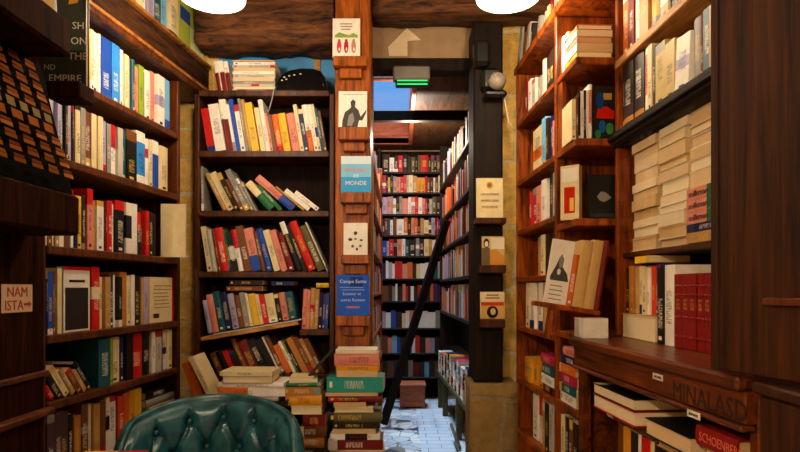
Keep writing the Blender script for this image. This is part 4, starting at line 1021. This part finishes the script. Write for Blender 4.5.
for k, (c, t, pg) in enumerate((('tn', .026, False), ('nv', .02, False), ('mil', .029, False), ('mil', .029, False), ('mil', .029, False))):
    b = lie(FG, s0, s1 - s0, z, t, .16, c, .012, 0, pg, hard=False)
    if c == 'mil':
        cov = [q for q in b['root'].children if q.name.startswith('cover')][0]; cov['title'] = [0., 0., 0.]; cov['band'] = [.62, 1., 1.]
        text_part('lettering', 'milkman', .02, INK, b['root'], Matrix.Translation((t * .34, -.0008, .018)) @ Matrix.Rotation(R(-90), 4, 'Y') @ Matrix.Rotation(R(90), 4, 'X'), align='LEFT', sx=1.15) if False else \
        text_part('lettering', 'milkman', .021, INK, cov, Matrix.Translation((t * .72, -.0008, .01)) @ Matrix(((0, -1, 0, 0), (0, 0, -1, 0), (1, 0, 0, 0), (0, 0, 0, 1))), align='LEFT', sx=1.2)
    label_book(b, (f"{b['word']} {b['kind']}, {ORD[k + 1]} from the bottom in cabinet pile by the cupboard door"), G); z += t + .0008
gpile(682, 715, z, 1.744, ['w', 'cr', 'bg', 'w', 'tn', 'cr', 'bg', 'cr', 'w'], 'pale part of cabinet pile by the cupboard door')
# lower bay: lying box-thick book with a small row on it, upright books, red set
b = lie(FG, FG.s_of(620.5), FG.s_of(653) - FG.s_of(620.5), 1.1455, .075, .17, 'bg', .004, 0, True, hard=True); label_book(b, 'Very thick beige hardback lying on the desk with its page edges outward', G)
b = book(Matrix.Translation((xp(583.5, 1.72), 1.72, 1.1455)) @ Matrix.Rotation(R(0), 4, 'Z'), .076, .09, .061, 'w', False, title=False, bare=True); label_book(b, 'Squat white paper-bound block standing at the far end of the desk', G)
row(FG, 1.2215, 621, 654, 'dk,4,268 ot,5,266 tn,4,267 cr,5,266 cr,4,267 w,3,268 ro,5,266 pu,4,264', 'the end shelves', 'the tall pale book', 'small row on the beige hardback', G, depth=(.1, .12), back=(.01, .016), limit=1.395)
row(FG, 1.1455, 655, 673, 'bk,7,268 w,9,265', 'the beige hardback', 'the red set', 'standing on the desk', G, depth=(.13, .15), back=(.0, .004), limit=1.395)
bs = row(FG, 1.1455, 673.5, 716.5, 'dr,7 dr,7 dr,7 dr,7 dr,7 dr,7', 'the tall pale book', 'the cupboard door', 'matching red leather set', G, depth=(.15, .152), back=(.002, .003), limit=1.398)
for q in bs:
    cov = [c for c in q['root'].children if c.name.startswith('cover')][0]
    cov.color = hexc('7d1210'); cov['band'] = [0., 0., 0.]; cov['title'] = [.52, .66, .3]; cov['ink'] = list(hexc('b98a3c'))[:3]
    for f in (.16, .42, .72, .84):
        bm = bmesh.new(); tube(bm, [(.0015, .003, q['h'] * f), (q['t'] / 2, -.0018, q['h'] * f), (q['t'] - .0015, .003, q['h'] * f)], .0028, 6); obj('raised_band', bm, plain('red_leather', '8a1a14', .35), cov)
# yellow note and white booklet under the cabinet shelf
b = lie(FG, FG.s_of(636), FG.s_of(650) - FG.s_of(636), 1.3735, .02, .12, 'yl', -.004, 0, False, hard=False); label_book(b, 'Small yellow paperback wedged flat above the small row in glass cabinet', G)

# ================================================================== desk bay
G = 'books in the open desk bay'
row(FD, .7225, 600, 672, 'br,6,420 yo,6,418 dk,4,424 w,3,424 rd,7,418 cr,3,426 dk,7,424 br,7,424 dk,8,424 tn,6,424', 'the dark desk upright', 'the low cupboard', 'upright row in desk bay', G, depth=(.15, .2), back=(.04, .05), limit=.92)
def dpile(px0, px1, z, items, where):
    for k, (c, t, d, dep, pg, yw) in enumerate(items):
        s0, s1 = FD.s_of(px0), FD.s_of(px1)
        b = lie(FD, s0, s1 - s0, z + .0006, t, d, c, dep, yw, pg, hard=True); z += t + .001
        label_book(b, f"{b['word']} {b['kind']} lying flat, {ORD[len(items) - k] + ' from the top' if k < len(items) - 1 else 'topmost'} {where}", G)
dpile(593, 634, .9215, [('br', .03, .24, .04, False, 0), ('rd', .038, .26, .0, True, 0), ('bk', .030, .25, .0, True, 0)], 'in desk pile by the dark upright')
dpile(645, 690, .9215, [('tn', .028, .24, .03, True, 0), ('bk', .040, .27, .0, True, 0)], 'in the middle desk pile')
s0, s1 = FD.s_of(695), FD.s_of(736)
for k, (cc, tt_) in enumerate((('dk', .03), ('tn', .034))):
    b = lie(FD, s0, s1 - s0, .9215 + k * .0345 - (.0035 if k else 0), tt_ - .004, .22, cc, .02, 0, k == 1, hard=True); label_book(b, f"{b['word']} hardback lying {'directly' if k else 'second'} under the red lettered book in desk bay", G)
b = lie(FD, s0, s1 - s0, .984, .04, .22, 'rd', .0, 0, False, hard=True, over='8c1410'); label_book(b, 'Red hardback lettered SCHOENBERG along its spine, lying in the desk bay', G)
cov = [c for c in b['root'].children if c.name.startswith('cover')][0]; cov['title'] = [0., 0., 0.]; cov['band'] = [0., 0., 0.]
text_part('lettering', 'SCHOENBERG', .026, plain('print_d86a50', 'd86a50', .5), cov, Matrix.Translation((.028, -.0008, .015)) @ Matrix(((0, -1, 0, 0), (0, 0, -1, 0), (1, 0, 0, 0), (0, 0, 0, 1))), align='LEFT', sx=.8)
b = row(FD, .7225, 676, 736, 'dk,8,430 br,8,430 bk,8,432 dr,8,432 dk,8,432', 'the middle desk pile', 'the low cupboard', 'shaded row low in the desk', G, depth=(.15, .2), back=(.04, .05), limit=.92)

# ================================================================== passage: far bookcase, side shelves, bench
G = 'books on the far passage bookcase'
FARROWS = ['dk,8 w,5 dk,4 rd,5 bk,5 dk,4 ol,4 bk,3 ol,3 rd,8 dk,3 ol,3 bk,3 br,4',
 'mg,4 dk,2 yl,2 dk,3 gy,3 pk,4 rd,3 rd,3 lg,2 cr,4 tn,4 yo,4 yo,4 rd,2 br,3 dk,3 w,2 br,3 cr,2',
 'lv,5 pk,4 lv,2 w,3 dk,3 gy,3 pk,6 w,3 pk,4 rd,3 w,4 pk,3 rd,2 dk,2 lg,3 ol,4 dk,4',
 'dk,3 dr,3 tl,3 w,3 br,4 w,8 or,4 dk,4 pk,3 or,4 dk,3 tn,4 cr,5 dk,3 lv,4 dr,2 rd,2 bl,2',
 'bl,4 lv,2 rd,4 dk,3 pk,4 w,3 tl,3 dk,6 gy,3 dk,4 cr,4 tn,3 w,3 rd,4',
 'nv,3 w,2 lv,3 w,2 rd,6 pk,4 or,4 dk,3 cr,3 w,4 w,4 tl,3 gn,3 lv,2',
 'br,6 dk,4 gy,3 w,2 dk,5 pk,3 rd,2 dk,3 w,3 dk,4 rd,3 cr,3 dk,6 or,3 pu,4 nv,3',
 'lv,3 w,4 bl,4 dk,5 cr,3 w,3 pk,4 rd,3 w,8 w,6 gy,4',
 'br,5 pk,4 lb,4 bl,3 dk,5 nv,5 w,3 rd,4 dk,5 pk,4 lv,4 bk,5',
 'dk,5 br,5 nv,5 w,3 bk,5 gy,4 dr,5 dk,5 lb,4 bk,5 br,5']
for i, toks in enumerate(FARROWS[:5]):
    ys = (172, 192.5, 214, 235, 256, 278.5, 301, 328, 353, 377)[i]
    tk = ' '.join(t + f',{ys - rnd.uniform(14.5, 18):.1f}' for t in toks.split())
    row(FX, XT[i], 382, 440.5, tk, 'the reddish post', 'the side shelves', ('top' if i == 0 else ORD[i + 1]) + ' shelf of far bookcase', G, small=True, depth=(.12, .15), limit=XT[i] + .222 if i < 4 else None)
# the rest: lowest rows behind the ladder and the rows seen edge-on along the passage, too thin to tell apart
CW = list(dict.fromkeys(t.split(',')[0] for r_ in FARROWS for t in r_.split()))
CM = [plain('spine_' + PAL[c_][0], PAL[c_][0], .5) for c_ in CW]
bm_rest = bmesh.new()
def edge_books(fr, s0, s1, tops, hmax, rng):
    for z in tops:
        s = s0
        while s < s1 - .05:
            t = rng.uniform(.018, .05); h = rng.uniform(.62, .95) * hmax; d = rng.uniform(.0, .03)
            bx(bm_rest, (s, d, z + .001), (s + t, .16, z + h), 0, fr.M(0, 0, 0), CW.index(rng.choice(['w', 'lv', 'pk', 'dk', 'rd', 'tn', 'lg', 'nv', 'br', 'or', 'cr']))); s += t + .002
edge_books(FR_, -2.26, -.07, RTP, .3, random.Random(21))
edge_books(FPL, .02, 2.48, [.3, .62, .94, 1.26, 1.58, 1.9, 2.22], .27, random.Random(22))
for i in range(5, 10):
    T = [t.split(',') for t in FARROWS[i].split()]; sc_ = 58.5 / sum(float(t[1]) for t in T); p = 382.
    for t in T:
        w_ = float(t[1]) * sc_; s0, s1 = FX.s_of(p), FX.s_of(p + w_); p += w_
        bx(bm_rest, (s0 + .0005, rnd.uniform(0, .02), XT[i] + .001), (s1 - .0005, .13, XT[i] + rnd.uniform(.165, .205)), 0, FX.M(0, 0, 0), CW.index(t[0]))
tag(obj('shelved_books', bm_rest, CM), 'packed spines on the lowest far shelves and in side rows seen edge-on along the passage', 'books', None, 'stuff')
for k, (code, z, h, lean, lab) in enumerate((('tn', 2.427, .30, 4, 'highest'), ('cr', 2.063, .26, 8, 'second'), ('lg', 1.73, .27, 3, 'third'), ('yo', 1.396, .26, 7, 'fourth'), ('tn', 1.05, .24, 10, 'lowest'))):
    b = book(FR_.M(-.062 + 0 * k, .004, z + .0008) @ Matrix.Rotation(R(0), 4, 'Y'), .035, .12, h, code, True)
    label_book(b, f"{b['word']} hardback closing the {lab} shelf of the passage side bookcase", 'hardbacks at the near end of the passage shelves')
G = 'books lying on the passage bench'
r9 = random.Random(31); zz = 4.02; n = 0
codes = ['w', 'lb', 'bl', 'nv', 'mg', 'lv', 'w', 'tl', 'cr', 'rd', 'bk', 'lg', 'sb', 'or', 'w', 'pu']
while zz < 6.0:
    for col in range(1):
        x0 = .40 + (6.2 - zz) * .05 + .012 + col * .15
        if x0 + .13 > .79: continue
        z = .4006; m = r9.choice([5, 6, 6])
        for k in range(m):
            t = r9.uniform(.034, .052); hh = r9.uniform(.17, .2); w = r9.uniform(.15, .2)
            fb = Frame((x0 + .0, zz), (1, 0))
            b = lie(Frame((x0, zz), (1, 0)), 0, w, z, t, hh, r9.choice(codes), 0, 0, r9.random() < .25, hard=r9.random() < .5)
            n += 1; z += t + .001
            label_book(b, f"{b['word']} {b['kind']}, {'topmost' if k == m - 1 else ORD[m - k] + ' from top'} in {ORD[int(round((zz - 4.02) / .22)) + 1]} bench pile from the pier", G)
    zz += .22
# ================================================================== green buttoned chair
LEATHER = None
def leather():
    m, nt, b, N, L = new_mat('green_leather')
    tc = N.new('ShaderNodeTexCoord'); no = N.new('ShaderNodeTexNoise'); no.inputs['Scale'].default_value = 22; no.inputs['Detail'].default_value = 7
    L.new(tc.outputs['Object'], no.inputs['Vector'])
    cr = N.new('ShaderNodeValToRGB'); cr.color_ramp.elements[0].color = hexc('0a343c'); cr.color_ramp.elements[0].position = .3; cr.color_ramp.elements[1].color = hexc('2a6a74'); cr.color_ramp.elements[1].position = .75
    L.new(no.outputs['Fac'], cr.inputs[0]); L.new(cr.outputs[0], b.inputs['Base Color'])
    b.inputs['Roughness'].default_value = .3; b.inputs['Specular IOR Level'].default_value = .6
    v = N.new('ShaderNodeTexNoise'); v.inputs['Scale'].default_value = 90; v.inputs['Detail'].default_value = 3; L.new(tc.outputs['Object'], v.inputs['Vector'])
    bp = N.new('ShaderNodeBump'); bp.inputs['Strength'].default_value = .18; bp.inputs['Distance'].default_value = .004
    L.new(v.outputs['Fac'], bp.inputs['Height']); L.new(bp.outputs[0], b.inputs['Normal'])
    return m
LEATHER = leather()
cx, cy = xp(222, 1.97), 1.76
ch = thing('armchair', 'green buttoned leather tub armchair in front of the narrow bookcase', 'chair', Matrix.Translation((cx, cy, 0)))
RX, RY = .275, .24                # inner plan radii of the tub
TH = .05
def hh(th):                       # top edge of the shell; th = 0 at the middle of the back
    a = abs(th) / R(100)
    if a < .62: return 0.905 - .05 * (a / .62) ** 2
    f = min(1, (a - .62) / .38); f = f * f * (3 - 2 * f)
    return .855 - .23 * f
BUT = []
SP, RH = R(25), .098              # button spacing round the tub, row height
for r_ in range(4):
    for k in range(-4, 5):
        t_ = (k + (.5 if r_ % 2 else 0)) * SP
        if abs(t_) < R(92) and hh(t_) - .066 - r_ * RH > .40: BUT.append((t_, r_))
def inner(th, v):
    """th round the tub, v distance below the top edge."""
    dx = lambda a, b: (a - b) * .29
    d = 0.
    for bt, br in BUT:
        ddx = dx(th, bt); ddv = v - (0.066 + br * RH)
        if abs(ddx) > .12 or abs(ddv) > .14: continue
        d += .030 * math.exp(-(ddx * ddx + ddv * ddv) / (2 * .014 ** 2))
        for sgn in (-1, 1):       # diagonal pleats to the next row
            ex, ev = sgn * SP * .5 * .29, RH
            l2 = ex * ex + ev * ev; t = max(0, min(1, (ddx * ex + ddv * ev) / l2))
            q = (ddx - ex * t) ** 2 + (ddv - ev * t) ** 2
            d += .015 * math.exp(-q / (2 * .006 ** 2)) * (1 if 0 < t < 1 else .0)
        if br == 0 and ddv < 0:   # straight pleat up to the roll
            d += .014 * math.exp(-ddx * ddx / (2 * .006 ** 2)) * max(0, 1 - (-ddv / .085) ** 2)
    return min(d, .036)
bm = bmesh.new(); NT, NV = 150, 64
grid = []
for i in range(NT + 1):
    th = R(-102) + R(204) * i / NT; H = hh(th); col = []
    dirx, diry = math.sin(th), math.cos(th)
    prof = []
    Lv = H - .34
    for j in range(NV):
        v = Lv * (1 - j / (NV - 1)); d = inner(th, v) if v > .02 else 0.
        puff = .028 * math.sin(min(1, v / .16) * math.pi * .5)
        roll = .045 * (1 - min(1, v / .05)) ** 2
        prof.append((-TH * .35 - puff * .6 + d + roll * .6, H - v))
    prof += [(-.0, H + .012), (TH * .35, H + .016), (TH * .75, H + .004), (TH, H - .03), (TH * .96, H - .09), (TH * .7, .36), (TH * .6, .14)]
    for off, z in prof:
        col.append(bm.verts.new(((RX + off) * dirx, (RY + off) * diry, z)))
    grid.append(col)
for A, B in zip(grid, grid[1:]):
    for j in range(len(A) - 1):
        f = bm.faces.new((A[j], B[j], B[j + 1], A[j + 1])); f.smooth = True
bm.faces.new(grid[0]); bm.faces.new(grid[-1])
tb_ = obj('tufted_back', bm, LEATHER, ch)
for bt, br in BUT:
    if abs(bt) > R(80) or br > 2: continue
    bm = bmesh.new(); v = 0.066 + br * RH; off = -TH * .35 - .028 * .6 + .024
    bmesh.ops.create_uvsphere(bm, u_segments=10, v_segments=6, radius=.009)
    for f in bm.faces: f.smooth = True
    for q in bm.verts: q.co.y *= .6
    obj('button', bm, LEATHER, tb_, Matrix.Translation(((RX + off) * math.sin(bt), (RY + off) * math.cos(bt), hh(bt) - v)) @ Matrix.Rotation(-bt, 4, 'Z'))
bm = bmesh.new(); lathe(bm, [(0, .30), (.18, .30), (.24, .32), (.25, .38), (.22, .425), (.1, .44), (0, .443)], 32, Matrix.Translation((0, -.04, 0)) @ Matrix.Diagonal((.9, .75, 1., 1.))); obj('seat_cushion', bm, LEATHER, ch)
for x, y in ((-.2, -.15), (.2, -.15), (-.2, .18), (.2, .18)):
    bm = bmesh.new(); lathe(bm, [(0, 0), (.016, 0), (.024, .08), (.028, .145), (0, .146)], 12, Matrix.Translation((x, y, 0))); obj('leg', bm, W_BLACK, ch)
box('seat_frame', (-.22, -.17, .147), (.22, .2, .295), LEATHER, ch, .03)
# little stool with one bright book, at the foot of the long bookcase
sl = thing('stool', 'small wooden stool beside the long bookcase holding a red and yellow book', 'stool', Matrix.Translation((-.755, 1.42, .068)))
bm = bmesh.new(); lathe(bm, [(0, .752), (.10, .752), (.108, .762), (.1, .775), (0, .776)], 24); obj('seat', bm, W_LEFT, sl)
for k in range(3):
    a = k * 2.094 + .4; bm = bmesh.new(); tube(bm, [(.09 * math.cos(a), .09 * math.sin(a), -.067), (.06 * math.cos(a), .06 * math.sin(a), .7515)], [.014, .011]); obj('leg', bm, W_LEFT, sl)
b = lie(Frame((-.835, 1.37), (1, .02)), 0, .168, .8445, .022, .12, 'rd', 0, 0, False, hard=False)
label_book(b, 'Red and yellow paperback lying on the stool at the foot of the long bookcase', None)
cov = [c for c in b['root'].children if c.name.startswith('cover')][0]; cov['band'] = [.0, .55, 3.]; cov['second'] = list(hexc('e2a53a'))[:3]

# ================================================================== light
pendant('lit opal dish lamp hanging over the long bookcase', xp(212, 1.95), 1.95, 2.31, 12)
pendant('lit opal dish lamp hanging beside the tall mahogany bookcase', xp(508, 2.0), 2.0, 2.335, 12)
pendant('lit opal dish lamp hanging overhead in the middle of the room', .15, .75, 2.45, 6)
pendant('lit opal dish lamp hanging behind the camera', -.85, -.7, 2.15, 75)
def light(name, typ, loc, rot, energy, col, **k):
    l = bpy.data.lights.new(name, typ); l.energy = energy; l.color = col
    for a, v in k.items(): setattr(l, a, v)
    o = bpy.data.objects.new(name, l); C.objects.link(o); o.location = loc; o.rotation_euler = rot; return o
# daylight falling through the skylight, and an unseen fill light added high in the passage
light('daylight_sun', 'SUN', (0, 5, 6), (R(-4), R(-6), 0), 20., (.5, .74, 1.), angle=R(35))
light('passage_fill', 'POINT', (.1, 5.35, 2.70), (0, 0, 0), 42, (1., .84, .66), shadow_soft_size=.05)
w = bpy.data.worlds.new('sky'); bpy.context.scene.world = w; w.use_nodes = True
bg = w.node_tree.nodes['Background']; bg.inputs[0].default_value = (.13, .40, .88, 1); bg.inputs[1].default_value = 1.0

# ================================================================== camera
cd = bpy.data.cameras.new('camera'); cam = bpy.data.objects.new('camera', cd); C.objects.link(cam)
cam.location = (0, 0, CH); cam.rotation_euler = (R(90), 0, 0)
cd.sensor_width = 36; cd.lens = 36 * FP / 800; cd.shift_y = (HY - 226) / 800; cd.clip_start = .05
sc = bpy.context.scene; sc.camera = cam
sc.view_settings.view_transform = 'Standard'; sc.view_settings.look = 'None'; sc.view_settings.exposure = .15; sc.view_settings.gamma = 1.
sc.view_settings.use_curve_mapping = False
try:
    sc.cycles.use_denoising = True; sc.cycles.max_bounces = 8; sc.cycles.sample_clamp_indirect = 6.; sc.cycles.caustics_reflective = False; sc.cycles.caustics_refractive = False
except Exception: pass
from collections import Counter
_dup = [k for k, v in Counter(x.lower() for x in LABELS).items() if v > 1]
print('DUPLICATE LABELS', len(_dup), _dup[:20])
print('LONG', [x for x in LABELS if len(x.replace(',', ' ').split()) > 16][:20])
print('KINDS', Counter(b['kind'] for b in ALLBOOKS))
